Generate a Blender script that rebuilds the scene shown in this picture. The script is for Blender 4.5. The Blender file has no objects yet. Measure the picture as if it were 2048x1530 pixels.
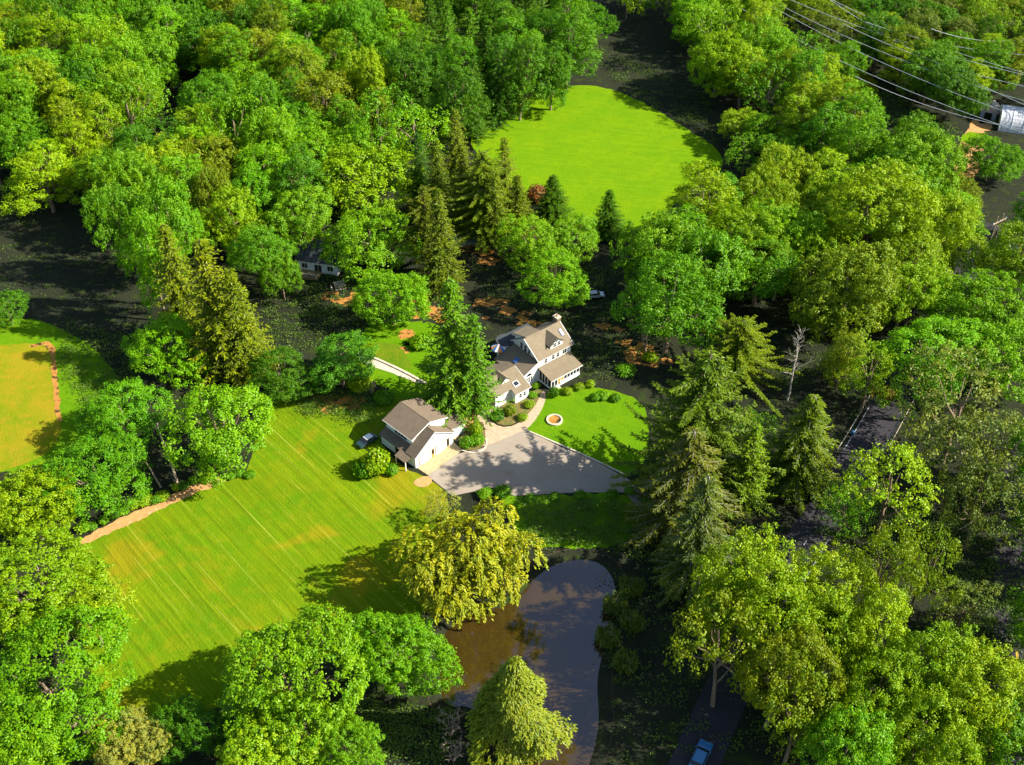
import bpy, bmesh, math, random
import numpy as np
from math import sin, cos, radians, pi
from mathutils import Vector
random.seed(7)
RNG = np.random.default_rng(11)
S = bpy.context.scene
C = S.collection

# ------------------------------------------------------------------ camera
CAM_H = 150.0
PITCH = radians(40.0)
FPX = 2200.0
cd = bpy.data.cameras.new('camera')
cd.sensor_width = 36.0
cd.lens = 36.0 * FPX / 2048.0
cd.clip_start = 1.0
cd.clip_end = 6000.0
cam = bpy.data.objects.new('camera', cd)
C.objects.link(cam)
cam.location = (0, 0, CAM_H)
cam.rotation_euler = (pi / 2 - PITCH, 0, 0)
S.camera = cam

# ------------------------------------------------------------------ sun and sky
SUN_EL = radians(36.0)
SUN_AZ = radians(-7.0)            # direction towards the sun in the xy plane, from +X
sd = bpy.data.lights.new('sun', 'SUN')
sd.energy = 4.8
sd.angle = radians(0.5)
sd.color = (1.0, 0.935, 0.80)
sun = bpy.data.objects.new('sun', sd)
C.objects.link(sun)
tosun = Vector((cos(SUN_EL) * cos(SUN_AZ), cos(SUN_EL) * sin(SUN_AZ), sin(SUN_EL)))
sun.rotation_euler = tosun.to_track_quat('Z', 'Y').to_euler()
world = bpy.data.worlds.new('World')
S.world = world
world.use_nodes = True
wn = world.node_tree
wn.nodes.clear()
sky = wn.nodes.new('ShaderNodeTexSky')
sky.sky_type = 'NISHITA'
sky.sun_disc = False
sky.sun_elevation = SUN_EL
sky.sun_rotation = pi / 2 - SUN_AZ
bg = wn.nodes.new('ShaderNodeBackground')
bg.inputs[1].default_value = 0.08
wo = wn.nodes.new('ShaderNodeOutputWorld')
wn.links.new(sky.outputs[0], bg.inputs[0])
wn.links.new(bg.outputs[0], wo.inputs[0])
S.view_settings.view_transform = 'Standard'
S.view_settings.look = 'None'
S.view_settings.gamma = 1.0
S.view_settings.exposure = 1.3
S.cycles.max_bounces = 5
S.cycles.diffuse_bounces = 2
S.cycles.glossy_bounces = 2
S.cycles.transmission_bounces = 3
S.cycles.sample_clamp_indirect = 3.0

# ------------------------------------------------------------------ projection helper (photo pixels -> metres)
_U = (0.0, sin(PITCH), cos(PITCH))
_W = (0.0, cos(PITCH), -sin(PITCH))
def G(u, v, z=0.0):
    a = (u - 1024) / FPX
    b = -(v - 765) / FPX
    d = (a, _W[1] + b * _U[1], _W[2] + b * _U[2])
    t = (z - CAM_H) / d[2]
    return Vector((d[0] * t, d[1] * t, z))
def PX(x, y, z):
    q = (x, y, z - CAM_H)
    dep = q[1] * _W[1] + q[2] * _W[2]
    return 1024 + FPX * q[0] / dep, 765 - FPX * (q[1] * _U[1] + q[2] * _U[2]) / dep
def dist(p):
    return math.sqrt(p[0] ** 2 + p[1] ** 2 + (p[2] - CAM_H) ** 2)
def inpoly(x, y, poly):
    c = False
    n = len(poly)
    j = n - 1
    for i in range(n):
        xi, yi = poly[i][0], poly[i][1]
        xj, yj = poly[j][0], poly[j][1]
        if (yi > y) != (yj > y) and x < (xj - xi) * (y - yi) / (yj - yi) + xi:
            c = not c
        j = i
    return c

# ------------------------------------------------------------------ node helpers
class NT:
    def __init__(s, name):
        s.m = bpy.data.materials.new(name)
        s.m.use_nodes = True
        s.t = s.m.node_tree
        s.t.nodes.clear()
        s.out = s.n('ShaderNodeOutputMaterial')
    def n(s, k, **kw):
        x = s.t.nodes.new(k)
        for a, b in kw.items():
            setattr(x, a, b)
        return x
    def l(s, a, b):
        s.t.links.new(a, b)
    def put(s, node, i, v):
        if hasattr(v, 'is_output') or isinstance(v, bpy.types.NodeSocket):
            s.l(v, node.inputs[i])
        else:
            if isinstance(v, (tuple, list)) and len(v) == 3 and node.inputs[i].type == 'RGBA':
                v = (*v, 1)
            node.inputs[i].default_value = v
    def math(s, op, a, b=0.0, c=None):
        x = s.n('ShaderNodeMath', operation=op)
        s.put(x, 0, a); s.put(x, 1, b)
        if c is not None: s.put(x, 2, c)
        return x.outputs[0]
    def mix(s, f, a, b, bt='MIX'):
        x = s.n('ShaderNodeMix', data_type='RGBA', blend_type=bt)
        s.put(x, 0, f); s.put(x, 6, a); s.put(x, 7, b)
        return x.outputs[2]
    def noise(s, scale, detail=4, rough=.55, vec=None, dist=0.0):
        x = s.n('ShaderNodeTexNoise')
        x.inputs['Scale'].default_value = scale
        x.inputs['Detail'].default_value = detail
        x.inputs['Roughness'].default_value = rough
        x.inputs['Distortion'].default_value = dist
        s.l(vec if vec is not None else s.pos(), x.inputs['Vector'])
        return x.outputs[0]
    def pos(s):
        if not hasattr(s, '_p'):
            s._p = s.n('ShaderNodeNewGeometry').outputs['Position']
        return s._p
    def obj(s):
        return s.n('ShaderNodeTexCoord').outputs['Object']
    def step(s, v, lo, hi):
        x = s.n('ShaderNodeMapRange', interpolation_type='SMOOTHSTEP')
        s.put(x, 0, v)
        x.inputs[1].default_value = lo
        x.inputs[2].default_value = hi
        return x.outputs[0]
    def mapping(s, vec, scale=(1, 1, 1), rot=(0, 0, 0)):
        x = s.n('ShaderNodeMapping')
        s.l(vec, x.inputs[0])
        x.inputs['Scale'].default_value = scale
        x.inputs['Rotation'].default_value = rot
        return x.outputs[0]
    def bump(s, h, strength=.4, d=.1):
        x = s.n('ShaderNodeBump')
        x.inputs['Strength'].default_value = strength
        x.inputs['Distance'].default_value = d
        s.l(h, x.inputs['Height'])
        return x.outputs[0]
    def principled(s, col, rough=.8, spec=.3, metal=0.0, nrm=None, coat=0.0):
        x = s.n('ShaderNodeBsdfPrincipled')
        s.put(x, 0, col)
        s.put(x, 'Roughness', rough)
        x.inputs['Specular IOR Level'].default_value = spec
        x.inputs['Metallic'].default_value = metal
        if coat: x.inputs['Coat Weight'].default_value = coat
        if nrm is not None: s.l(nrm, x.inputs['Normal'])
        s.l(x.outputs[0], s.out.inputs[0])
        return x

def surf(name, c1, c2, scale=.5, c3=None, scale3=3.0, t3=(.55, .65), rough=.9, spec=.15, bump=.3, bs=6.0, bd=.06, coord='pos'):
    m = NT(name)
    v = m.pos() if coord == 'pos' else m.obj()
    f = m.step(m.noise(scale, 5, .6, v), .3, .7)
    c = m.mix(f, c1, c2)
    if c3:
        c = m.mix(m.step(m.noise(scale3, 4, .6, v), *t3), c, c3)
    nr = m.bump(m.noise(bs, 4, .7, v), bump, bd) if bump else None
    m.principled(c, rough, spec, nrm=nr)
    return m.m

def foliage(name, warm=(1.28, 1.12, .6), cool=(.68, .82, 1.2), trans=.30):
    m = NT(name)
    oi = m.n('ShaderNodeObjectInfo')
    at = m.n('ShaderNodeAttribute', attribute_name='tone')
    base = oi.outputs['Color']
    c = m.mix(m.step(at.outputs['Fac'], 0.0, 1.0), m.mix(1.0, base, cool, 'MULTIPLY'), m.mix(1.0, base, warm, 'MULTIPLY'))
    big = m.step(m.noise(.22, 3, .6), .3, .72)
    c = m.mix(m.math('MULTIPLY', big, .55), c, m.mix(1.0, c, (1.12, 1.02, .8), 'MULTIPLY'))
    d = m.n('ShaderNodeBsdfDiffuse')
    t = m.n('ShaderNodeBsdfTranslucent')
    g = m.n('ShaderNodeBsdfGlossy')
    g.inputs['Roughness'].default_value = .45
    m.l(c, d.inputs[0])
    m.l(m.mix(1.0, c, (1.2, 1.15, .5), 'MULTIPLY'), t.inputs[0])
    g.inputs[0].default_value = (.9, .95, .8, 1)
    a = m.n('ShaderNodeMixShader'); a.inputs[0].default_value = trans
    m.l(d.outputs[0], a.inputs[1]); m.l(t.outputs[0], a.inputs[2])
    b = m.n('ShaderNodeMixShader'); b.inputs[0].default_value = .018
    m.l(a.outputs[0], b.inputs[1]); m.l(g.outputs[0], b.inputs[2])
    m.l(b.outputs[0], m.out.inputs[0])
    return m.m

def flat(name, col, rough=.6, spec=.3, metal=0.0, coat=0.0, var=.15):
    m = NT(name)
    c = m.mix(m.math('MULTIPLY', m.noise(1.7, 5, .7, m.obj()), var), col, tuple(x * .45 for x in col))
    m.principled(c, rough, spec, metal, coat=coat)
    return m.m

# ------------------------------------------------------------------ materials
M = {}
M['leaf'] = foliage('leaf')
M['needle'] = foliage('needle', warm=(1.25, 1.1, .6), cool=(.68, .80, 1.1), trans=.2)
M['bark'] = surf('bark', (.16, .11, .07), (.26, .20, .14), 1.5, rough=.95, bump=.6, bs=9, coord='obj')
M['bark_pale'] = surf('bark_pale', (.42, .33, .22), (.25, .19, .13), 2.0, rough=.95, bump=.5, bs=9, coord='obj')
M['bark_dark'] = surf('bark_dark', (.07, .05, .035), (.12, .09, .06), 1.5, rough=.95, bump=.6, bs=9, coord='obj')
M['bark_grey'] = surf('bark_grey', (.30, .27, .23), (.40, .36, .30), 2.0, rough=.95, bump=.3, bs=9, coord='obj')
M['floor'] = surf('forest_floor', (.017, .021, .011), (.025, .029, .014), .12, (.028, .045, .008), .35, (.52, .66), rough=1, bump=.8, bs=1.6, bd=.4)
M['litter'] = surf('lit_leaf_litter', (.52, .24, .05), (.36, .16, .04), .8, (.06, .04, .016), .45, (.50, .62), rough=1, bump=.9, bs=2.5, bd=.3)  # orange litter, its colour brightened to stand for sunlit spots
M['dirt'] = surf('dirt', (.52, .28, .10), (.40, .22, .09), .6, (.60, .40, .20), 1.3, (.55, .7), rough=1, bump=.5, bs=4)
M['concrete'] = surf('concrete', (.46, .36, .20), (.38, .30, .17), .5, (.30, .22, .12), 1.2, (.58, .7), rough=.9, bump=.15)
M['paver'] = surf('paver', (.50, .37, .25), (.42, .31, .21), .9, (.34, .24, .16), 3.0, (.55, .62), rough=.9, bump=.3, bs=5)
M['stone_light'] = surf('stone_light', (.62, .54, .42), (.48, .40, .30), 1.2, (.30, .24, .18), 2.2, (.6, .66), rough=.9, bump=.5, bs=4)
M['curb'] = surf('curb', (.60, .52, .40), (.50, .42, .32), 1.5, rough=.85, bump=.2)
M['mulch'] = surf('mulch', (.16, .12, .04), (.10, .13, .03), .9, (.30, .17, .06), 2.0, (.55, .65), rough=1, bump=.8, bs=4)
M['white'] = flat('white_paint', (.80, .80, .77), .6, .3, var=.12)
M['wood'] = surf('wood', (.40, .27, .15), (.30, .19, .10), 3.0, rough=.8, bump=.2, coord='obj')
M['glass'] = flat('window_glass', (.02, .025, .03), .12, .6, var=.0)
M['dark'] = flat('dark_opening', (.02, .02, .018), .9, .1)
M['blueglass'] = flat('skylight_glass', (.05, .12, .36), .15, .7)
M['skyglass'] = flat('skylight_pale', (.30, .36, .52), .2, .7)
M['chrome'] = flat('chrome', (.75, .77, .8), .2, .5, 1.0)
M['tyre'] = flat('tyre', (.02, .02, .02), .8, .2)
M['orange'] = flat('orange_cloth', (.75, .25, .06), .8, .2)
M['bluecloth'] = flat('blue_cloth', (.04, .20, .45), .8, .2)
M['tanwood'] = flat('amber_wood', (.55, .26, .06), .6, .3)
M['cable'] = flat('cable', (.62, .64, .68), .5, .5, 0.0, var=0)
M['line'] = flat('road_line', (.50, .52, .56), .7, .2, var=.6)
M['tarp'] = flat('blue_tarp', (.04, .16, .34), .5, .4)

def siding():
    m = NT('clapboard')
    o = m.obj()
    sp = m.n('ShaderNodeSeparateXYZ'); m.l(o, sp.inputs[0])
    fr = m.math('FRACT', m.math('MULTIPLY', sp.outputs[2], 4.5))
    ln = m.step(fr, .0, .16)
    c = m.mix(m.math('MULTIPLY', m.noise(.9, 4, .6, o), .2), (.80, .82, .83), (.52, .53, .52))
    c = m.mix(ln, (.55, .56, .55), c)
    m.principled(c, .65, .25, nrm=m.bump(fr, .5, .03))
    return m.m
M['siding'] = siding()

def shingles(name, a, b, dk):
    m = NT(name)
    o = m.obj()
    br = m.n('ShaderNodeTexBrick')
    m.l(m.mapping(o, (1, 1, 1.4)), br.inputs[0])
    br.inputs['Scale'].default_value = 2.6
    br.inputs['Color1'].default_value = (*a, 1)
    br.inputs['Color2'].default_value = (*b, 1)
    br.inputs['Mortar'].default_value = (*dk, 1)
    br.inputs['Mortar Size'].default_value = .03
    c = m.mix(m.math('MULTIPLY', m.step(m.noise(.7, 5, .65, o), .35, .75), .45), br.outputs[0], dk)
    c = m.mix(m.math('MULTIPLY', m.noise(14, 3, .7, o), .5), c, m.mix(1.0, c, (.6, .6, .6), 'MULTIPLY'))
    m.principled(c, .95, .1, nrm=m.bump(m.noise(9, 4, .7, o), .4, .04))
    return m.m
M['shingle'] = shingles('shingles', (.29, .235, .16), (.24, .195, .13), (.15, .12, .085))
M['shingle_garage'] = shingles('shingles_garage', (.26, .20, .14), (.205, .16, .11), (.13, .10, .075))
M['darkroof'] = shingles('shingles_dark', (.09, .10, .11), (.07, .08, .09), (.04, .045, .05))

def grass(name, a, b, c3, stripes=0.0, ang=0.0, spacing=2.6, straw=(.50, .46, .08), patch=None):
    m = NT(name)
    p = m.pos()
    c = m.mix(m.step(m.noise(.11, 4, .6), .35, .65), a, b)
    c = m.mix(m.math('MULTIPLY', m.step(m.noise(.45, 5, .65), .45, .7), .7), c, c3)
    if patch:
        c = m.mix(m.math('MULTIPLY', m.step(m.noise(.065, 3, .55, dist=.6), .50, .66), .8), c, patch)
    sp = m.n('ShaderNodeSeparateXYZ'); m.l(p, sp.inputs[0])
    q = m.math('ADD', m.math('MULTIPLY', sp.outputs[0], -sin(ang)), m.math('MULTIPLY', sp.outputs[1], cos(ang)))
    q = m.math('ADD', q, m.math('MULTIPLY', m.noise(.02, 2, .5), 2.5))
    q = m.math('ADD', q, m.math('MULTIPLY', m.noise(.6, 2, .5), .14))
    if stripes:
        str_vec = m.mapping(p, (1, 1, 1), (0, 0, -ang))
        longn = m.noise(1.0, 4, .6, m.mapping(str_vec, (.035, .5, 1)))
        fine = m.noise(1.0, 4, .7, m.mapping(str_vec, (.06, 2.6, 1)))
        c = m.mix(m.math('MULTIPLY', m.step(fine, .46, .66), stripes * .85), c, tuple(x * .50 for x in a))
        fine2 = m.noise(1.0, 3, .7, m.mapping(str_vec, (.05, 1.6, 3)))
        c = m.mix(m.math('MULTIPLY', m.step(fine2, .50, .68), stripes * .6), c, (.26, .33, .006))
        fr = m.math('FRACT', m.math('DIVIDE', q, spacing))
        line = m.math('SUBTRACT', 1.0, m.step(m.math('ABSOLUTE', m.math('SUBTRACT', fr, .5)), .01, .07))
        line = m.math('MULTIPLY', line, m.math('MULTIPLY', m.step(longn, .46, .68), .6))
        c = m.mix(m.math('MULTIPLY', line, stripes), c, straw)
        fr2 = m.math('FRACT', m.math('DIVIDE', m.math('ADD', q, spacing * .3), spacing))
        l2 = m.math('SUBTRACT', 1.0, m.step(m.math('ABSOLUTE', m.math('SUBTRACT', fr2, .5)), .02, .16))
        c = m.mix(m.math('MULTIPLY', l2, stripes * .30), c, tuple(x * .5 for x in a))
    c = m.mix(m.math('MULTIPLY', m.noise(3.5, 4, .8), .5), c, m.mix(1.0, c, (.72, .80, .8), 'MULTIPLY'))
    m.principled(c, 1.0, .05, nrm=m.bump(m.noise(2.2, 5, .75), .8, .25))
    return m.m
MOW = radians(-48.4)
M['lawn_main'] = grass('lawn_main', (.140, .225, .003), (.105, .215, .003), (.20, .245, .005), .65, MOW, patch=(.29, .235, .008))
M['lawn_oval'] = grass('lawn_oval', (.130, .265, .003), (.165, .285, .003), (.105, .235, .003), .30, radians(-12), 3.4, straw=(.20, .31, .005))
M['lawn_gold'] = grass('lawn_gold', (.28, .24, .010), (.17, .23, .005), (.36, .23, .015))
M['lawn_house'] = grass('lawn_house', (.10, .235, .003), (.125, .25, .003), (.08, .20, .003), .22, radians(-28), 2.0)
M['weeds'] = grass('weeds', (.13, .20, .006), (.09, .17, .006), (.18, .19, .01))

def asphalt(name, a, b, c):
    m = NT(name)
    x = m.mix(m.step(m.noise(.16, 5, .6), .35, .65), a, b)
    x = m.mix(m.math('MULTIPLY', m.step(m.noise(.5, 5, .7, dist=1.0), .5, .72), .6), x, c)
    x = m.mix(m.math('MULTIPLY', m.noise(8, 3, .8), .35), x, tuple(k * .5 for k in a))
    m.principled(x, .9, .2, nrm=m.bump(m.noise(12, 3, .7), .3, .03))
    return m.m
M['drive'] = asphalt('drive_asphalt', (.32, .265, .205), (.35, .30, .24), (.28, .19, .11))
M['road'] = asphalt('road_asphalt', (.036, .033, .040), (.042, .038, .046), (.05, .042, .04))

def water():
    m = NT('pond_water')
    c = m.mix(m.step(m.noise(.1, 4, .6), .35, .7), (.052, .037, .005), (.038, .028, .005))
    nr = m.bump(m.noise(1.3, 3, .6), .10, .05)
    x = m.principled(c, .10, .5, nrm=nr)
    x.inputs['IOR'].default_value = 1.5
    x.inputs['Coat Weight'].default_value = 1.0
    x.inputs['Coat IOR'].default_value = 1.85
    x.inputs['Coat Tint'].default_value = (.9, .78, 1, 1)
    x.inputs['Coat Roughness'].default_value = .06
    return m.m
M['water'] = water()
M['pool'] = flat('pool_water', (.30, .62, .68), .1, .5)
M['bank'] = surf('bank_mud', (.11, .065, .045), (.075, .045, .035), .4, (.16, .10, .05), 2.0, (.6, .7), rough=.8, bump=.5)

# ------------------------------------------------------------------ object helpers
def tag(o, label=None, cat=None, group=None, kind=None):
    if label: o['label'] = label
    if cat: o['category'] = cat
    if group: o['group'] = group
    if kind: o['kind'] = kind
    return o
def empty(name, loc, rz=0.0, label=None, cat=None, group=None):
    o = bpy.data.objects.new(name, None)
    o.empty_display_size = .5
    C.objects.link(o)
    o.location = loc
    o.rotation_euler = (0, 0, rz)
    return tag(o, label, cat, group)
def link(name, me, parent=None, color=None):
    o = bpy.data.objects.new(name, me)
    C.objects.link(o)
    if parent is not None: o.parent = parent
    if color: o.color = (*color, 1)
    return o
def npmesh(name, V, Fs, mats, tone=None, midx=None, smooth=False):
    """V (n,3); Fs list of (k,m) integer arrays; tone per face."""
    me = bpy.data.meshes.new(name)
    V = np.asarray(V, np.float32)
    me.vertices.add(len(V))
    me.vertices.foreach_set('co', V.ravel())
    loops = np.concatenate([f.ravel() for f in Fs]).astype(np.int32)
    tot = np.concatenate([np.full(len(f), f.shape[1]) for f in Fs]).astype(np.int32)
    start = np.concatenate([[0], np.cumsum(tot)[:-1]]).astype(np.int32)
    me.loops.add(len(loops))
    me.loops.foreach_set('vertex_index', loops)
    me.polygons.add(len(tot))
    me.polygons.foreach_set('loop_start', start)
    me.polygons.foreach_set('loop_total', tot)
    for mm in mats: me.materials.append(mm)
    if midx is not None: me.polygons.foreach_set('material_index', np.asarray(midx, np.int32))
    me.update(calc_edges=True)
    if tone is not None:
        at = me.attributes.new('tone', 'FLOAT', 'FACE')
        at.data.foreach_set('value', np.asarray(tone, np.float32))
    me.polygons.foreach_set('use_smooth', np.full(len(tot), bool(smooth)))
    me.validate()
    return me

class MB:
    """collects solids in local coordinates and links them as one mesh object"""
    def __init__(s):
        s.v, s.f = [], []
    def extr(s, poly, vec):
        n = len(poly); b = len(s.v)
        vec = Vector(vec)
        P = [Vector(p) for p in poly]
        nrm = Vector((0, 0, 0))
        for i in range(n):
            a, c = P[i], P[(i + 1) % n]
            nrm += a.cross(c)
        if nrm.dot(vec) > 0: P.reverse()
        s.v += [tuple(p) for p in P] + [tuple(p + vec) for p in P]
        s.f.append(tuple(range(b, b + n)))
        s.f.append(tuple(range(b + 2 * n - 1, b + n - 1, -1)))
        for i in range(n):
            j = (i + 1) % n
            s.f.append((b + j, b + i, b + n + i, b + n + j))
        return s
    def box(s, x0, y0, z0, x1, y1, z1):
        return s.extr([(x0, y0, z0), (x1, y0, z0), (x1, y1, z0), (x0, y1, z0)], (0, 0, z1 - z0))
    def bar(s, a, b, r, n=6, r2=None):
        a, b = Vector(a), Vector(b)
        d = (b - a).normalized()
        u = d.orthogonal().normalized(); w = d.cross(u)
        k = len(s.v)
        r2 = r if r2 is None else r2
        for p, rr in ((a, r), (b, r2)):
            for i in range(n):
                t = 2 * pi * i / n
                s.v.append(tuple(p + (u * cos(t) + w * sin(t)) * rr))
        for i in range(n):
            j = (i + 1) % n
            s.f.append((k + i, k + j, k + n + j, k + n + i))
        s.f.append(tuple(range(k + n - 1, k - 1, -1)))
        s.f.append(tuple(range(k + n, k + 2 * n)))
        return s
    def lathe(s, prof, n=24, c=(0, 0, 0), a0=0.0, a1=2 * pi):
        k = len(s.v); full = abs(a1 - a0 - 2 * pi) < 1e-6
        m = n if full else n + 1
        for (r, z) in prof:
            for i in range(m):
                t = a0 + (a1 - a0) * i / n
                s.v.append((c[0] + r * cos(t), c[1] + r * sin(t), c[2] + z))
        for j in range(len(prof) - 1):
            for i in range(n):
                i2 = (i + 1) % m
                s.f.append((k + j * m + i, k + j * m + i2, k + (j + 1) * m + i2, k + (j + 1) * m + i))
        return s
    def quad(s, *p):
        k = len(s.v)
        s.v += [tuple(q) for q in p]
        s.f.append(tuple(range(k, k + len(p))))
        return s
    def build(s, name, mat, parent=None, bevel=0.0, smooth=False):
        me = bpy.data.meshes.new(name)
        me.from_pydata(s.v, [], s.f)
        me.materials.append(mat)
        me.update()
        if smooth:
            me.polygons.foreach_set('use_smooth', [True] * len(me.polygons))
        o = link(name, me, parent)
        if bevel:
            bv = o.modifiers.new('bevel', 'BEVEL')
            bv.width = bevel; bv.segments = 2
        return o

# ------------------------------------------------------------------ ground sheets
def chaikin(P, k=2):
    for _ in range(k):
        Q = []
        n = len(P)
        for i in range(n):
            a, b = P[i], P[(i + 1) % n]
            Q.append((a[0] * .75 + b[0] * .25, a[1] * .75 + b[1] * .25))
            Q.append((a[0] * .25 + b[0] * .75, a[1] * .25 + b[1] * .75))
        P = Q
    return P
def subdiv(P, step):
    Q = []
    n = len(P)
    for i in range(n):
        a, b = P[i], P[(i + 1) % n]
        L = math.hypot(b[0] - a[0], b[1] - a[1])
        k = max(1, int(L / step))
        for j in range(k):
            t = j / k
            Q.append((a[0] + (b[0] - a[0]) * t, a[1] + (b[1] - a[1]) * t))
    return Q
def sheet(name, px, z, mat, smooth=2, jit=0.0, world_pts=None, step=1.0):
    P = world_pts or [tuple(G(u, v))[:2] for u, v in px]
    if smooth: P = chaikin(P, smooth)
    if jit:
        P = subdiv(P, step)
        P = [(x + random.gauss(0, jit), y + random.gauss(0, jit)) for x, y in P]
    bm = bmesh.new()
    f = bm.faces.new([bm.verts.new((x, y, z)) for x, y in P])
    f.normal_update()
    if f.normal.z < 0: f.normal_flip()
    bmesh.ops.triangulate(bm, faces=[f])
    me = bpy.data.meshes.new(name)
    bm.to_mesh(me); bm.free()
    me.materials.append(mat)
    o = link(name, me)
    o['kind'] = 'structure'
    return o
def ribbon(path, w, z):
    """world path -> closed polygon of width w"""
    L, R_ = [], []
    n = len(path)
    for i, p in enumerate(path):
        a = path[max(0, i - 1)]; b = path[min(n - 1, i + 1)]
        d = Vector((b[0] - a[0], b[1] - a[1])).normalized()
        q = Vector((-d.y, d.x)) * (w / 2)
        L.append((p[0] + q.x, p[1] + q.y)); R_.append((p[0] - q.x, p[1] - q.y))
    return L + R_[::-1]
def smooth_path(P, k=3):
    for _ in range(k):
        Q = [P[0]]
        for i in range(len(P) - 1):
            a, b = P[i], P[i + 1]
            Q.append((a[0] * .75 + b[0] * .25, a[1] * .75 + b[1] * .25))
            Q.append((a[0] * .25 + b[0] * .75, a[1] * .25 + b[1] * .75))
        Q.append(P[-1]); P = Q
    return P

POND = chaikin([tuple(G(u, v))[:2] for u, v in [(1060, 1165), (1092, 1135), (1135, 1118), (1180, 1116), (1212, 1132), (1230, 1165), (1232, 1215), (1220, 1265), (1200, 1315), (1192, 1370), (1198, 1430), (1190, 1490), (1165, 1560), (1130, 1640), (1080, 1610), (1055, 1540), (1010, 1460), (945, 1405), (885, 1412), (880, 1330), (885, 1262), (930, 1228), (985, 1218), (1030, 1200)]], 2)
def ground():
    xs = np.concatenate([np.linspace(-1400, -240, 12), np.arange(-230, -60, 5.0), np.arange(-60, 60, 1.0), np.arange(60, 235, 5.0), np.linspace(245, 1400, 12)])
    ys = np.concatenate([np.linspace(-400, 60, 8), np.arange(70, 140, 1.0), np.arange(140, 480, 5.0), np.linspace(490, 2600, 16)])
    X, Y = np.meshgrid(xs, ys)
    Z = np.zeros_like(X)
    pp = np.array(POND)
    a = pp; b = np.roll(pp, -1, 0)
    sel = (X > -30) & (X < 40) & (Y > 70) & (Y < 150)
    idx = np.argwhere(sel)
    for i, j in idx:
        x, y = X[i, j], Y[i, j]
        ab = b - a
        t = np.clip(((x - a[:, 0]) * ab[:, 0] + (y - a[:, 1]) * ab[:, 1]) / (ab ** 2).sum(1), 0, 1)
        d = np.hypot(a[:, 0] + ab[:, 0] * t - x, a[:, 1] + ab[:, 1] * t - y).min()
        if inpoly(x, y, POND): d = -d
        k = min(1, max(0, (1.6 - d) / 4.0)); k = k * k * (3 - 2 * k)
        Z[i, j] = -1.3 * k
    n, m = X.shape
    V = np.stack([X, Y, Z], -1).reshape(-1, 3)
    I = np.arange(n * m).reshape(n, m)
    F = np.stack([I[:-1, :-1], I[:-1, 1:], I[1:, 1:], I[1:, :-1]], -1).reshape(-1, 4)
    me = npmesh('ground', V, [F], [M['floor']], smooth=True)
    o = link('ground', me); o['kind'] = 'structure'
ground()
def grow(P, r):
    cx = sum(p[0] for p in P) / len(P); cy = sum(p[1] for p in P) / len(P)
    out = []
    n = len(P)
    for i in range(n):
        a, b = P[i - 1], P[(i + 1) % n]
        d = Vector((b[0] - a[0], b[1] - a[1])).normalized()
        nn = Vector((d.y, -d.x))
        p = Vector(P[i])
        if inpoly(*(p + nn * .05), P): nn = -nn
        out.append(tuple(p + nn * r))
    return out
sheet('pond_water', None, -.42, M['water'], 0, world_pts=grow(POND, .9))
def bank():
    a = grow(POND, 2.4); b = grow(POND, -.6)
    n = len(a)
    mb = MB()
    for i in range(n):
        j = (i + 1) % n
        za = .02
        mb.quad((*a[i], za), (*a[j], za), (*b[j], -.75), (*b[i], -.75))
    o = mb.build('pond_bank', M['bank']); o['kind'] = 'structure'
bank()

sheet('mown_lawn', [(520, 812), (600, 790), (700, 820), (760, 880), (800, 935), (850, 950), (905, 992), (880, 1075), (860, 1150), (860, 1215), (800, 1250), (720, 1290), (600, 1330), (500, 1380), (430, 1420), (330, 1440), (230, 1440), (170, 1330), (150, 1180), (150, 1085), (250, 1040), (440, 958), (500, 950)], .02, M['lawn_main'], 2, .12)
sheet('oval_lawn', [(930, 280), (985, 225), (1060, 190), (1140, 170), (1210, 172), (1290, 205), (1370, 255), (1440, 300), (1450, 340), (1390, 370), (1330, 430), (1260, 470), (1180, 470), (1110, 440), (1040, 380), (975, 330)], .02, M['lawn_oval'], 2, .2)
sheet('side_lawn', [(-60, 640), (60, 635), (130, 660), (180, 690), (230, 740), (260, 800), (200, 870), (130, 900), (90, 935), (-60, 950)], .016, M['lawn_house'], 1, .2)
sheet('golden_lawn', [(-60, 694), (102, 684), (106, 740), (116, 835), (124, 872), (80, 920), (-60, 960)], .032, M['lawn_gold'], 1, .1)
sheet('dirt_edge', [(60, 690), (108, 680), (114, 740), (122, 835), (126, 845), (112, 840), (104, 760), (98, 690), (60, 695)], .045, M['litter'], 1, .15)
sheet('dirt_strip', [(160, 1082), (210, 1050), (300, 1010), (390, 968), (440, 952), (452, 966), (380, 990), (290, 1035), (200, 1075), (160, 1092)], .045, M['dirt'], 1, .15, step=.7)
sheet('front_lawn', [(1040, 862), (1046, 852), (1075, 822), (1086, 790), (1120, 775), (1210, 775), (1285, 800), (1300, 860), (1290, 930), (1255, 952), (1190, 921), (1110, 886)], .02, M['lawn_house'], 1, .1)
sheet('back_lawn', [(690, 690), (740, 650), (830, 640), (900, 655), (905, 740), (870, 800), (800, 800), (760, 770), (700, 730)], .02, M['lawn_house'], 1, .3)
sheet('garage_lawn', [(640, 850), (760, 790), (880, 800), (900, 830), (870, 900), (760, 880)], .016, M['weeds'], 1, .3)
sheet('mound_grass', [(706, 693), (760, 683), (800, 690), (830, 740), (800, 735), (740, 712)], .05, M['weeds'], 1, .15)
sheet('shade_lawn', [(990, 978), (1030, 994), (1150, 988), (1262, 985), (1300, 1040), (1240, 1095), (1120, 1100), (1040, 1080)], .02, M['lawn_house'], 1, .3)
sheet('meadow', [(1660, 120), (1720, 130), (1765, 170), (1740, 205), (1700, 205), (1670, 170)], .02, M['lawn_gold'], 1, .3)
sheet('meadow', [(1930, 205), (2010, 225), (1990, 250), (1955, 245)], .02, M['lawn_oval'], 1, .3)
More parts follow.
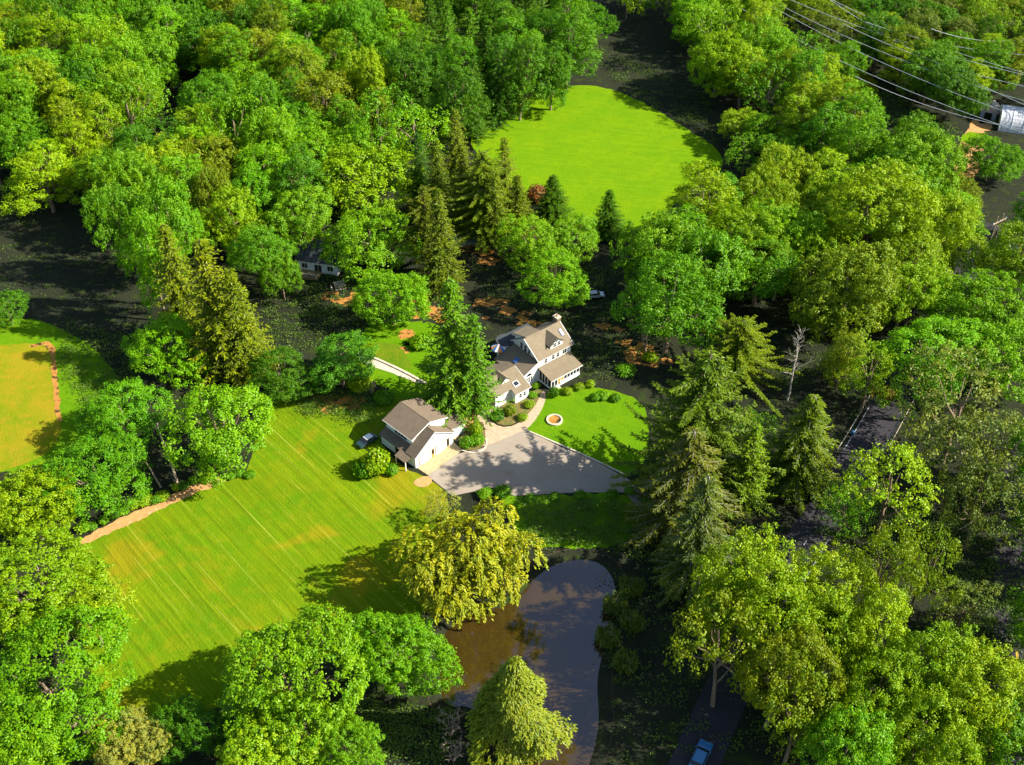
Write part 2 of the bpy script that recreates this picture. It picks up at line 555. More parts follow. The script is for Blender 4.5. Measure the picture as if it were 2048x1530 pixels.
sheet('meadow', [(1925, 262), (1985, 270), (1980, 292), (1925, 290)], .03, M['lawn_oval'], 1, .3)
sheet('farm_track', [(1945, 236), (1985, 240), (1985, 262), (1965, 262), (1968, 330), (1940, 360), (1905, 350), (1912, 300), (1935, 262)], .02, M['dirt'], 1, .2)
for P in ([(945, 570), (1000, 580), (1022, 620), (1000, 645), (960, 640), (950, 600)], [(825, 600), (880, 580), (900, 600), (880, 640), (830, 640)],
          [(1190, 635), (1250, 660), (1330, 700), (1370, 730), (1330, 735), (1260, 700), (1195, 660)], [(1040, 620), (1090, 630), (1080, 650), (1035, 648)],
          [(930, 490), (985, 490), (985, 530), (930, 530)], [(650, 590), (720, 595), (720, 615), (650, 608)], [(770, 670), (830, 660), (850, 700), (800, 710)],
          [(640, 800), (700, 790), (730, 812), (650, 820)], [(1750, 780), (1800, 770), (1820, 790), (1760, 800)], [(575, 480), (650, 470), (660, 510), (590, 520)],
          [(1255, 700), (1300, 712), (1310, 730), (1260, 725)]):
    us = [p[0] for p in P]; vs = [p[1] for p in P]
    made = 0
    while made < 7:
        u, v = random.uniform(min(us), max(us)), random.uniform(min(vs), max(vs))
        if not inpoly(u, v, P): continue
        g = G(u, v); rr = random.uniform(.7, 2.3); a0 = random.uniform(0, 6.3)
        pts = []
        for k in range(14):
            a = a0 + k * 2 * pi / 14
            q = rr * random.uniform(.45, 1.2)
            pts.append((g.x + q * 1.5 * cos(a), g.y + q * sin(a)))
        sheet('lit_leaf_litter', None, .012 + made * .004, M['litter'], 1, world_pts=pts)  # litter blobs at the sun spots, the sunlight put into their colour
        made += 1
sheet('driveway', [(856, 952), (915, 908), (962, 897), (1046, 857), (1120, 893), (1190, 922), (1260, 960), (1330, 1010), (1300, 1045), (1250, 985), (1150, 985), (1030, 992), (985, 975), (905, 992)], .035, M['drive'], 0)
sheet('garage_apron', [(834, 936), (906, 884), (925, 900), (915, 908), (857, 951)], .05, M['concrete'], 0)
sheet('orange_dirt', [(826, 962), (852, 950), (868, 962), (850, 976), (830, 972)], .05, M['dirt'], 1)
sheet('front_walk', [(1084, 782), (1092, 786), (1090, 806), (1075, 835), (1055, 858), (1046, 861), (965, 897), (962, 880), (968, 850), (945, 838), (960, 822), (1000, 812), (975, 838), (1000, 855), (1030, 852), (1055, 830), (1076, 800)], .055, M['paver'], 1)
sheet('side_walk', [(905, 850), (940, 825), (985, 805), (1000, 815), (962, 834), (925, 862), (905, 885)], .045, M['dirt'], 1)
sheet('planting_bed', [(982, 838), (1000, 812), (1045, 790), (1085, 775), (1078, 800), (1058, 828), (1030, 849), (1002, 852)], .06, M['mulch'], 1)
sheet('island_bed', [(918, 880), (935, 850), (965, 840), (972, 870), (968, 893), (945, 902), (922, 898)], .06, M['mulch'], 1)
sheet('stone_path', [(713, 704), (722, 703), (770, 728), (812, 748), (848, 765), (842, 770), (800, 752), (740, 732), (716, 718)], .07, M['stone_light'], 1, .06)
ROADC = smooth_path([tuple(G(u, v))[:2] for u, v in [(1990, 450), (1880, 620), (1785, 795), (1728, 900), (1600, 1100), (1500, 1280), (1410, 1480), (1340, 1640), (1240, 1800)]])
sheet('road', None, .03, M['road'], 0, world_pts=ribbon(ROADC, 7.0, 0))
ROADR = smooth_path([tuple(G(u, v))[:2] for u, v in [(2060, 900), (2035, 1000), (2030, 1150), (2034, 1330), (2045, 1500), (2060, 1700)]])
sheet('road', None, .03, M['road'], 0, world_pts=ribbon(ROADR, 7.0, 0))
def offset_path(P, d):
    out = []
    n = len(P)
    for i, p in enumerate(P):
        a = P[max(0, i - 1)]; b = P[min(n - 1, i + 1)]
        t = Vector((b[0] - a[0], b[1] - a[1])).normalized()
        out.append((p[0] - t.y * d, p[1] + t.x * d))
    return out

M['yline'] = flat('road_line_yellow', (.75, .50, .05), .7, .2)
def part_path(P, v0, v1):
    y1, y0 = G(0, v0).y, G(0, v1).y
    return [q for q in P if y0 < q[1] < y1]
FINE = subdiv(ROADC, .6)[:int(len(subdiv(ROADC, .6)) * .55)]
for dd, v0, v1 in ((3.2, 1078, 1165), (3.2, 800, 905), (-3.2, 812, 900), (0, 1080, 1092), (0, 1108, 1118), (0, 1132, 1142)):
    pp_ = part_path(offset_path(FINE, dd), v0, v1)
    if len(pp_) > 2: sheet('road_line', None, .045, M['line'], 0, world_pts=ribbon(pp_, .14, 0))
for dd in (.12, -.12):
    sheet('road_centre_line', None, .045, M['yline'], 0, world_pts=ribbon(part_path(offset_path(subdiv(ROADR, .5)[:int(len(subdiv(ROADR, .5)) * .48)], dd), 1300, 1350), .12, 0))

def curb(name, px, w, h, mat, label, closed=False):
    P = smooth_path([tuple(G(u, v))[:2] for u, v in px], 2) if not closed else px
    A = offset_path(P, w / 2); B = offset_path(P, -w / 2)
    mb = MB()
    for i in range(len(P) - 1):
        mb.extr([(*A[i], .02), (*A[i + 1], .02), (*B[i + 1], .02), (*B[i], .02)], (0, 0, h))
    o = mb.build(name, mat)
    tag(o, label, 'kerb')
curb('kerb', [(1046, 858), (1110, 885), (1190, 920), (1250, 950)], .3, .14, M['curb'], 'pale stone kerb between the asphalt forecourt and the front lawn')
curb('kerb', [(922, 900), (945, 908), (968, 900), (974, 888), (972, 878)], .3, .14, M['curb'], 'curved white kerb round the shrub island by the garage')
curb('kerb', [(716, 703), (770, 726), (812, 746), (852, 768)], .5, .3, M['stone_light'], 'rough stone edging along the pale path left of the tall spruce')

# ------------------------------------------------------------------ foliage and tree generators (numpy)
def unit(v):
    return v / np.maximum(np.linalg.norm(v, axis=-1, keepdims=True), 1e-6)
def leaf_quads(P, N, D, L, W_):
    """diamond leaves at P, normal N, direction hint D, length L, width W_ -> V, F"""
    N = unit(N)
    D = unit(D - N * (D * N).sum(1, keepdims=True))
    B = np.cross(N, D)
    L = L[:, None]; W_ = W_[:, None]
    v = np.stack([P - D * L * .5, P + B * W_ * .5 + N * L * .07, P + D * L * .5, P - B * W_ * .5 + N * L * .07], 1)
    n = len(P)
    return v.reshape(-1, 3), np.arange(n * 4).reshape(n, 4)
def tubes(paths, n=6):
    """paths: list of (points (k,3), radii (k))"""
    V, F = [], []
    b = 0
    for P, R_ in paths:
        P = np.asarray(P, float); k = len(P)
        T = np.gradient(P, axis=0); T = unit(T)
        ref = np.array([0, 0, 1.0]) if abs(T[0][2]) < .8 else np.array([1.0, 0, 0])
        U_ = unit(np.cross(T, ref)); W2 = np.cross(T, U_)
        a = np.arange(n) * 2 * pi / n
        ring = (U_[:, None, :] * np.cos(a)[None, :, None] + W2[:, None, :] * np.sin(a)[None, :, None]) * np.asarray(R_)[:, None, None] + P[:, None, :]
        V.append(ring.reshape(-1, 3))
        I = b + np.arange(k * n).reshape(k, n)
        J = np.roll(I, -1, 1)
        F.append(np.stack([I[:-1], J[:-1], J[1:], I[1:]], -1).reshape(-1, 4))
        b += k * n
    return np.concatenate(V), np.concatenate(F)
def curve_pts(a, b, sag=0.0, k=6, wob=.15):
    t = np.linspace(0, 1, k)[:, None]
    a, b = np.asarray(a, float), np.asarray(b, float)
    P = a + (b - a) * t
    P[:, 2:] += sag * 4 * t * (1 - t)
    w = RNG.normal(0, wob, P.shape); w[0] = 0
    return P + w

def make_broadleaf(R_=7.0, h=18.0, nl=11, clump=1.0, leaf=.42, per=24, low=.18, dens=1.0, spread=.62, tall=False):
    zc = h * .6
    lobes = [(np.array([0, 0, zc + h * .12]), R_ * .55)]
    for i in range(nl):
        a = i * 2.4 + RNG.uniform(-.4, .4)
        rr = R_ * spread * RNG.uniform(.75, 1.15)
        zz = zc + RNG.uniform(-.34, .26) * h * (1 - .3 * abs(rr / R_))
        if tall:
            f = (i + .5) / nl
            zz = h * (.24 + .68 * f) + RNG.uniform(-.03, .03) * h
            rr = R_ * (1.05 - .75 * f ** 1.6) * RNG.uniform(.35, .75)
            lobes.append((np.array([rr * cos(a), rr * sin(a), zz]), R_ * RNG.uniform(.26, .46) * (1.1 - .35 * f)))
        else:
            lobes.append((np.array([rr * cos(a), rr * sin(a), zz]), R_ * RNG.uniform(.26, .50)))
    cc, cdir = [], []
    for i, (c, r) in enumerate(lobes):
        n = int(4 * pi * r * r / (clump * clump * 1.35) * dens)
        d = unit(RNG.normal(size=(n, 3)))
        d = d[d[:, 2] > -.75]
        wv = 1 + .12 * np.sin(d[:, :1] * 5 + i) * np.cos(d[:, 1:2] * 6 + 2 * i)
        p = c + d * r * wv * RNG.uniform(.74, 1.16, (len(d), 1)) * np.array([1, 1, .95])
        keep = np.ones(len(p), bool)
        for j, (c2, r2) in enumerate(lobes):
            if j != i: keep &= np.linalg.norm(p - c2, axis=1) > r2 * .80
        keep &= p[:, 2] > h * low
        cc.append(p[keep]); cdir.append(d[keep])
    cc = np.concatenate(cc); cdir = np.concatenate(cdir)
    m = len(cc)
    cr = clump * RNG.uniform(.55, 1.05, m)
    ctone = RNG.uniform(0, 1, m)
    k = RNG.poisson(per, m).clip(8)
    idx = np.repeat(np.arange(m), k)
    n = len(idx)
    d = unit(RNG.normal(size=(n, 3)) + cdir[idx] * .8 + np.array([0, 0, .35]))
    far = RNG.uniform(.45, 1.0, n); far[RNG.uniform(0, 1, n) < .10] *= 1.55
    P = cc[idx] + d * (cr[idx] * far)[:, None]
    N = d + RNG.normal(0, .45, (n, 3)) + np.array([0, 0, .25])
    L = leaf * RNG.uniform(.7, 1.4, n)
    V, F = leaf_quads(P, N, RNG.normal(size=(n, 3)), L, L * .72)
    tone = np.clip(ctone[idx] * .65 + RNG.uniform(0, .45, n), 0, 1)
    crown = npmesh('crown', V, [F], [M['leaf']], tone)
    paths = []
    top = np.array([RNG.normal(0, .4), RNG.normal(0, .4), zc + h * .1])
    tr = R_ * .045 + .08
    P = curve_pts((0, 0, -.3), top, 0, 7, .10)
    paths.append((P, np.linspace(tr, tr * .35, 7)))
    for (c, r) in lobes[1:]:
        t = RNG.uniform(.35, .75)
        s = P[int(t * 6)]
        paths.append((curve_pts(s, c + np.array([0, 0, .2]), -.4, 6, .12), np.linspace(tr * .45, .04, 6)))
    V, F = tubes(paths)
    trunk = npmesh('trunk', V, [F], [M['bark']], smooth=True)
    return crown, trunk, 2 * R_, h

def make_conifer(h=25.0, R_=4.5, step=.55, nb=8, droop=.28, tip=.12, spray=.95, dens=3, base=.08, power=.85, jag=.18, leafw=.30, updir=0.0, bark='bark_dark', hang=.35):
    tw = []
    P0, N0, D0, L0, T0 = [], [], [], [], []
    z = h * base
    while z < h * .985:
        f = (z - h * base) / (h * (1 - base))
        r = R_ * (1 - f) ** power + .25
        n = max(4, int(nb * (0.6 + .5 * (1 - f))))
        a0 = RNG.uniform(0, 2 * pi)
        for i in range(n):
            a = a0 + 2 * pi * i / n + RNG.uniform(-.25, .25)
            rl = r * (1 + RNG.normal(0, jag))
            if rl < .3: rl = .3
            k = max(3, int(rl / .42))
            t = np.linspace(.12, 1, k)
            zz = z + updir * rl * t - droop * rl * np.sin(t * pi * .62) * t + tip * rl * t ** 3 + RNG.normal(0, .1)
            cx = cos(a) * rl * t; cy = sin(a) * rl * t
            br = np.stack([cx, cy, zz], 1)
            tw.append((np.vstack([[0, 0, z], br[[k // 2, -1]]]), [.05 + .02 * rl, .03, .012]))
            dirv = np.array([cos(a), sin(a), -.1]); side = np.array([-sin(a), cos(a), 0])
            ctone = RNG.uniform(0, 1)
            for s in (-1, 1, 0) if dens >= 3 else (-1, 1):
                for q in range(max(1, dens - 2)):
                    m = k
                    pos = br + RNG.normal(0, .08, (m, 3))
                    sl = spray * (1 - .45 * t) * RNG.uniform(.7, 1.25, m)
                    D = dirv * .8 + side * s * 1.0 + np.array([0, 0, -hang])
                    D = D[None, :] + RNG.normal(0, .22, (m, 3))
                    D = unit(D)
                    pos = pos + D * sl[:, None] * .45
                    P0.append(pos); D0.append(D)
                    N0.append(np.array([0, 0, 1.0])[None, :] + RNG.normal(0, .38, (m, 3)) + dirv * .25)
                    L0.append(sl)
                    T0.append(np.clip(ctone * .6 + t * .25 + RNG.uniform(0, .3, m), 0, 1))
        z += step * RNG.uniform(.8, 1.2)
    P_, N_, D_, L_, T_ = map(np.concatenate, (P0, N0, D0, L0, T0))
    V, F = leaf_quads(P_, N_, D_, L_, L_ * leafw + .05)
    crown = npmesh('crown', V, [F], [M['needle']], T_)
    tw.append((np.array([[0, 0, -.3], [0, 0, h * .5], [0, 0, h * .99]]), [R_ * .075 + .05, R_ * .05, .03]))
    V, F = tubes(tw, 5)
    trunk = npmesh('trunk', V, [F], [M[bark]], smooth=True)
    return crown, trunk, 2 * R_, h

def make_weeping(h=20.0, R_=8.0, nl=10, strand=3.5, n_str=900, conic=False, spread=.58, leafw=.13, ll=.62, twigs='bark'):
    zc = h * .6
    cc, cd2 = [], []
    lobes = []
    if conic:
        n = n_str
        f = RNG.uniform(0, 1, n) ** .8
        a = RNG.uniform(0, 2 * pi, n)
        rad = R_ * (1 - f) ** 1.0 * (.75 + .25 * np.sin(a * 3 + f * 9)) * RNG.uniform(.8, 1.05, n)
        cc = np.stack([np.cos(a) * rad, np.sin(a) * rad, h * (.12 + .87 * f)], 1)
        cd2 = np.stack([np.cos(a), np.sin(a), np.full(n, .3)], 1)
        lobes = [(cc[i] * np.array([.9, .9, 1]), 1) for i in range(0, n, n // 60)]
    else:
        lobes = [(np.array([0, 0, zc + h * .12]), R_ * .55)]
        for i in range(nl):
            a = i * 2.4 + RNG.uniform(-.4, .4)
            rr = R_ * spread * RNG.uniform(.45, 1.25)
            lobes.append((np.array([rr * cos(a), rr * sin(a), zc + (RNG.uniform(-.30, .28) - .12 * (rr / R_)) * h]), R_ * RNG.uniform(.20, .40)))
        for i, (c, r) in enumerate(lobes):
            n = int(n_str * r * r / sum(q[1] ** 2 for q in lobes))
            d = unit(RNG.normal(size=(n, 3)) + np.array([0, 0, .3]))
            p = c + d * r * RNG.uniform(.8, 1.1, (n, 1))
            cc.append(p); cd2.append(d)
        cc = np.concatenate(cc); cd2 = np.concatenate(cd2)
    P0, N0, D0, L0, T0 = [], [], [], [], []
    for c, d in zip(cc, cd2):
        ln = strand * RNG.uniform(.3, 1.1)
        k = max(3, int(ln / (ll * .55)))
        t = np.linspace(0, 1, k)
        out = np.array([d[0], d[1], 0]) * .8
        path = c + out * np.sin(t * 1.4)[:, None] * min(1.2, ln * .4)
        path[:, 2] += .35 * np.sin(t * 2.2) - ln * t ** 1.5 * .75
        tg = np.gradient(path, axis=0)
        tn = RNG.uniform(0, 1)
        for s in (0, 1, 2):
            pos = path + RNG.normal(0, .16, (k, 3))
            P0.append(pos); D0.append(tg + RNG.normal(0, .18, (k, 3)) * np.linalg.norm(tg, axis=1, keepdims=True))
            N0.append(np.array([d[0], d[1], .9]) + RNG.normal(0, .5, (k, 3)))
            L0.append(ll * RNG.uniform(.7, 1.3, k)); T0.append(np.clip(tn * .65 + RNG.uniform(0, .4, k), 0, 1))
    P_, N_, D_, L_, T_ = map(np.concatenate, (P0, N0, D0, L0, T0))
    V, F = leaf_quads(P_, N_, D_, L_, np.full(len(L_), leafw) * RNG.uniform(.8, 1.6, len(L_)) + L_ * .12)
    crown = npmesh('crown', V, [F], [M['needle']], T_)
    tr = R_ * .05 + .1
    paths = [(curve_pts((0, 0, -.6), (0, 0, h * (.95 if conic else .7)), 0, 7, .08), np.linspace(tr, .06, 7))]
    for (c, r) in lobes[1:]:
        z0 = min(c[2] - .3, h * RNG.uniform(.15, .45)) if not conic else max(.5, c[2] - .8)
        paths.append((curve_pts((0, 0, z0), c, .3, 6, .15), np.linspace(tr * (.5 if not conic else .25), .03, 6)))
    V, F = tubes(paths)
    trunk = npmesh('trunk', V, [F], [M[twigs]], smooth=True)
    return crown, trunk, 2 * R_, h

def make_bare(h=15.0, n=26, spread=.22, bark='bark_grey', r0=.22, fork=0):
    paths = []
    P = curve_pts((0, 0, -.2), (RNG.normal(0, .4), RNG.normal(0, .4), h), 0, 9, .16)
    paths.append((P, np.linspace(r0, .03, 9)))
    tops = [P]
    for f in range(fork):
        s = P[2 + f % 3]; a = RNG.uniform(0, 2 * pi)
        Q = curve_pts(s, s + np.array([cos(a) * h * .22, sin(a) * h * .22, h * RNG.uniform(.4, .62)]), -.4, 8, .2)
        paths.append((Q, np.linspace(r0 * .6, .03, 8))); tops.append(Q)
    for i in range(n):
        T = tops[i % len(tops)]
        t = RNG.uniform(.35, .97) * (len(T) - 1)
        k = int(t); s = T[k] + (T[min(k + 1, len(T) - 1)] - T[k]) * (t - k)
        a = RNG.uniform(0, 2 * pi); L = h * spread * (1.15 - t / len(T)) * RNG.uniform(.5, 1.3)
        e = s + np.array([cos(a) * L, sin(a) * L, L * RNG.uniform(.25, .9)])
        Q = curve_pts(s, e, .1, 5, .06)
        paths.append((Q, np.linspace(.05, .012, 5)))
        for _ in range(2):
            s2 = Q[RNG.integers(1, 4)]; a2 = a + RNG.uniform(-1, 1)
            paths.append((curve_pts(s2, s2 + np.array([cos(a2) * L * .45, sin(a2) * L * .45, L * .3]), 0, 4, .04), np.linspace(.025, .008, 4)))
    V, F = tubes(paths, 6)
    return npmesh('trunk', V, [F], [M[bark]], smooth=True), h

def make_shrub(R_=1.5, h=1.8, leaf=.22, n=2200, lob=5):
    c0 = [(np.array([0, 0, h * .5]), R_ * .75)]
    for i in range(lob):
        a = i * 2.4
        c0.append((np.array([R_ * .5 * cos(a), R_ * .5 * sin(a), h * RNG.uniform(.35, .6)]), R_ * RNG.uniform(.35, .5)))
    P, N, T = [], [], []
    for c, r in c0:
        k = int(n * r * r / sum(q[1] ** 2 for q in c0))
        d = unit(RNG.normal(size=(k, 3)))
        lump = 1 + .22 * np.sin(d[:, 0] * 7 + c[0] * 5) * np.cos(d[:, 1] * 6 + c[1] * 7) + .14 * np.sin(d[:, 2] * 9 + d[:, 0] * 5)
        p = c + d * r * (lump * RNG.uniform(.72, 1.08, k))[:, None] * np.array([1, 1, h / (1.6 * R_)])
        P.append(p); N.append(d + RNG.normal(0, .4, d.shape) + np.array([0, 0, .3]))
        T.append(np.clip(.5 + .5 * np.sin(p[:, 0] * 4) * np.cos(p[:, 1] * 4 + p[:, 2] * 3) + RNG.normal(0, .2, k), 0, 1))
    P, N, T = map(np.concatenate, (P, N, T))
    keep = P[:, 2] > .03
    P, N, T = P[keep], N[keep], T[keep]
    L = leaf * RNG.uniform(.7, 1.4, len(P))
    V, F = leaf_quads(P, N, RNG.normal(size=P.shape), L, L * .75)
    me = npmesh('foliage', V, [F], [M['leaf']], T)
    V, F = tubes([(curve_pts((0, 0, -.05), (cos(a) * R_ * .6, sin(a) * R_ * .6, h * .6), 0, 4, .03), np.linspace(.06, .02, 4)) for a in np.arange(6) * 1.05], 5)
    return me, npmesh('stem', V, [F], [M['bark']], smooth=True), 2 * R_, h

PROTO = {}
PROTO['B'] = [make_broadleaf(7, 18, 13, leaf=0.28, per=44), make_broadleaf(7, 18, 16, 1.15, .31, 50), make_broadleaf(7, 18, 11, .95, .27, 42), make_broadleaf(7, 19, 18, 1.0, .28, 42, spread=.68), make_broadleaf(7, 20, 14, 1.3, .32, 64, .22), make_broadleaf(7, 17, 15, .9, .27, 40, spread=.68)]
PROTO['L'] = [make_broadleaf(7, 17, 13, 1.15, .34, 20, .30, .62), make_broadleaf(7, 18, 10, 1.1, .36, 20, .30, .55)]          # looser crowns
PROTO['F'] = [make_broadleaf(7, 16, 15, .8, .26, 38, .22, 1.1), make_broadleaf(7, 16, 18, .75, .26, 36, .22, 1.1, .66)]       # fine dense crowns
PROTO['T'] = [make_broadleaf(6, 24, 17, 1.0, .28, 38, .14, tall=True), make_broadleaf(6, 24, 21, 1.1, .29, 42, .14, tall=True), make_broadleaf(6, 24, 15, .85, .26, 38, .14, tall=True)]
PROTO['S'] = [make_conifer(25, 4.6), make_conifer(25, 4.4, jag=.28, nb=7, step=.62), make_conifer(25, 4.8, .5, 9, .34, .16)]
PROTO['P'] = [make_conifer(25, 6.5, .62, 8, .16, .10, .85, 5, .12, .55, .36, .22, .10, hang=.2), make_conifer(25, 6.0, .66, 7, .18, .05, .85, 5, .2, .6, .42, .22, .08, hang=.3)]
PROTO['H'] = [make_conifer(25, 6.0, .62, 8, .42, .02, 1.25, 4, .06, .7, .25, .2, .0, 'bark_grey', hang=.75)]   # drooping, brown-grey twigs showing
PROTO['W'] = [make_weeping(20, 8.5, 18, 4.6, 1150, spread=.74)]
PROTO['C'] = [make_weeping(20, 6.0, strand=2.4, n_str=1900, conic=True, twigs='bark_grey', ll=.48, leafw=.09)]
def make_reeds(R_=1.5, h=1.8, n=420):
    a = RNG.uniform(0, 2 * pi, n); rr = R_ * np.sqrt(RNG.uniform(0, 1, n))
    L = h * RNG.uniform(.4, 1.0, n)
    lean = RNG.normal(0, .35, (n, 2))
    D = unit(np.stack([lean[:, 0], lean[:, 1], np.ones(n)], 1))
    P = np.stack([rr * np.cos(a), rr * np.sin(a), L * .5], 1)
    V, F = leaf_quads(P, RNG.normal(size=(n, 3)), D, L, np.full(n, .07) + L * .05)
    me = npmesh('foliage', V, [F], [M['leaf']], RNG.uniform(0, 1, n))
    V, F = tubes([(curve_pts((0, 0, 0), (RNG.normal(0, .4), RNG.normal(0, .4), h * .9), 0, 4, .03), np.linspace(.03, .01, 4)) for _ in range(9)], 5)
    return me, npmesh('stem', V, [F], [M['bark_pale']], smooth=True), 2 * R_, h
SHRUB = [make_shrub(), make_shrub(1.5, 1.5, .2, 2000, 7), make_reeds()]

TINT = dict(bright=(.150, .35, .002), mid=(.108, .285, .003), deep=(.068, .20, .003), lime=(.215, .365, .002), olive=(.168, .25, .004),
            gold=(.36, .41, .006), grey=(.130, .19, .025), blue=(.075, .25, .008), pale=(.27, .33, .05), rust=(.22, .10, .03), yel=(.205, .345, .002))
NAMES = dict(T='broadleaf_tree', B='broadleaf_tree', L='broadleaf_tree', F='broadleaf_tree', S='spruce_tree', P='pine_tree', H='drooping_conifer', W='willow_tree', C='cypress_tree')
CATS = dict(T='broadleaf tree', B='broadleaf tree', L='broadleaf tree', F='broadleaf tree', S='spruce tree', P='pine tree', H='conifer tree', W='willow tree', C='cypress tree')
PLACED = []
_cnt = {}
def plant(kind, x, y, w, h, tint, label=None, group=None, variant=None):
    pr = PROTO[kind]
    i = _cnt.get(kind, 0) if variant is None else variant
    _cnt[kind] = i + 1
    crown, trunk, pw, ph = pr[i % len(pr)]
    root = empty(NAMES[kind], (x, y, 0), random.uniform(0, 6.28), label, CATS[kind], group)
    c = TINT[tint] if isinstance(tint, str) else tint
    if kind in 'SPH': c = tuple(q * .82 for q in c)
    j = random.uniform(.88, 1.12); k = random.uniform(.9, 1.1)
    col = (c[0] * j * k, c[1] * j, c[2] * j)
    ex = random.uniform(.86, 1.16) if kind in 'BLFT' else 1.0
    if kind in 'BLFT':
        root.rotation_euler = (random.gauss(0, .05), random.gauss(0, .05), root.rotation_euler.z)
    for nm, me in (('trunk', trunk), ('crown', crown)):
        o = link(nm, me, root, col)
        o.scale = (w / pw * ex, w / pw / ex, h / ph)
    PLACED.append((x, y, w, root))
    return root
def tree(kind, u, v, wpx, h, tint, label, cz=.62, variant=None, group=None):
    """(u, v): middle of the crown in the photograph; wpx: crown width there"""
    p = G(u, v, h * cz)
    w = wpx * dist(p) / FPX
    return plant(kind, p.x, p.y, w, h, tint, label, group, variant)

# ---- trees one can tell apart
T = tree
T('B', 248, 808, 160, 14, 'mid', 'leggy broadleaf tree with a long tan leaning trunk between the two lawns')
T('B', 440, 840, 200, 19, 'bright', 'large round bright broadleaf tree at the upper left corner of the mown lawn')
T('B', 190, 940, 205, 15, 'mid', 'wide broadleaf tree beside the lower end of the golden side lawn')
T('F', 55, 1010, 190, 15, 'yel', 'fine leaved yellow green tree at the left edge below the golden lawn')
T('F', 70, 1180, 230, 16, 'lime', 'fine leaved lime green tree at the left edge, left of the tan dirt strip')
T('L', 180, 1230, 130, 13, 'lime', 'loose yellow green tree bordering the left side of the mown lawn')
T('B', 110, 1370, 270, 17, 'bright', 'wide bright green tree in the lower left corner beside the mown lawn')
T('F', 250, 1475, 130, 10, 'pale', 'small pale grey green tree at the bottom tip of the mown lawn')
T('B', 40, 1500, 170, 14, 'bright', 'bright green tree in the very bottom left corner of the photo')
T('F', 590, 1370, 270, 17, 'bright', 'largest fluffy bright green tree below the mown lawn')
T('F', 805, 1300, 190, 13, 'bright', 'round bright green tree between the mown lawn and the pond')
T('B', 380, 1450, 120, 9, 'deep', 'low dark green tree in shade below the mown lawn')
T('F', 545, 1500, 190, 12, 'yel', 'yellow green tree at the bottom edge below the largest fluffy tree')
T('F', 690, 1500, 120, 11, 'bright', 'small bright tree at the bottom edge left of the pond')
T('C', 1030, 1405, 235, 21, (.185, .255, .012), 'cone shaped yellow green weeping conifer at the bottom edge of the pond', .52)
T('W', 945, 1115, 235, 18, (.32, .345, .008), 'big yellow green willow overhanging the top of the pond', .55)
T('L', 880, 1015, 75, 7, 'pale', 'small pale olive tree between the forecourt and the yellow green willow')
T('B', 325, 690, 150, 14, 'bright', 'bright broadleaf tree left of the olive spruces')
T('H', 1400, 1065, 150, 27, 'grey', 'thin grey conifer on the dark slope above the pond and tree belt', .5)
T('B', 300, 505, 105, 30, 'bright', 'narrow bright tree against the left flank of the olive spruces')
T('B', 248, 440, 110, 27, 'mid', 'tree reaching furthest down into the dark clearing on the left')
T('S', 352, 560, 125, 31, 'olive', 'leftmost of the three olive brown spruces beside the dark clearing', .55)
T('S', 425, 600, 160, 34, 'olive', 'middle and tallest of the three olive brown spruces', .55)
T('S', 480, 650, 120, 28, 'olive', 'rightmost of the three olive brown spruces above the mown lawn', .5)
T('B', 560, 750, 115, 11, 'deep', 'dark round tree at the upper tip of the mown lawn')
T('B', 680, 718, 125, 12, 'blue', 'blue green tree left of the pale stone path')
T('B', 782, 585, 135, 14, 'bright', 'bright tree on a short pale trunk above the pale stone path')
T('B', 738, 470, 190, 18, 'bright', 'broad bright tree right of the white back house')
T('B', 735, 350, 190, 20, 'lime', 'broad yellow green tree behind the white back house')
T('S', 905, 690, 150, 32, 'mid', 'tall green spruce standing between the main house and the garage', .5, 0)
T('S', 950, 730, 100, 26, 'mid', 'shorter spruce hugging the left end of the main house', .5, 1)
T('S', 880, 470, 95, 27, 'olive', 'olive conifer left of the swimming pool', .55)
T('P', 965, 370, 130, 25, 'olive', 'bare trunked pine in front of the swimming pool', .62)
T('S', 925, 370, 90, 25, 'olive', 'olive conifer at the lower left rim of the oval lawn', .55)
T('P', 850, 440, 95, 24, 'olive', 'ragged pine left of the swimming pool conifers', .6)
T('S', 1010, 355, 85, 23, 'olive', 'dark conifer against the left side of the oval lawn', .5)
T('S', 1105, 400, 80, 13, 'deep', 'small dark spruce in front of the reddish bush at the oval lawn', .45)
T('S', 1217, 430, 75, 13, 'deep', 'small dark spruce at the bottom tip of the oval lawn', .45)
T('B', 1060, 480, 135, 14, 'bright', 'bright round tree right of the swimming pool')
T('B', 1110, 555, 120, 14, 'bright', 'bright tree directly behind the main house')
T('B', 1155, 470, 95, 12, 'bright', 'bright tree below the tip of the oval lawn')
T('B', 1310, 490, 150, 23, 'bright', 'bright broadleaf tree left of the wood, right of the oval lawn tip')
T('B', 1340, 595, 190, 24, 'mid', 'big broadleaf tree above the feathery yellow green pine')
T('B', 1410, 525, 160, 23, 'mid', 'broadleaf tree right of the big tree above the feathery pine')
T('P', 1405, 825, 235, 34, (.125, .225, .006), 'large feathery yellow green pine right of the front lawn', .58, 0)
T('H', 1375, 965, 210, 25, (.12, .16, .02), 'thin drooping grey conifer at the right end of the forecourt', .5)
T('P', 1480, 690, 150, 17, 'olive', 'feathery olive pine behind the large yellow green pine', .6)
T('H', 1610, 880, 150, 22, 'olive', 'dark drooping conifer with bare brown boughs left of the road', .5)
T('S', 1500, 930, 100, 20, 'lime', 'slim yellow green conifer left of the dark drooping one', .5)
T('L', 1510, 870, 90, 14, 'mid', 'small broadleaf tree between the feathery pine and the drooping conifer')
T('L', 1785, 965, 180, 22, 'lime', 'bright yellow green tree in shade below the road railings')
T('L', 1920, 820, 230, 22, 'grey', 'grey green broadleaf tree right of the upper road')
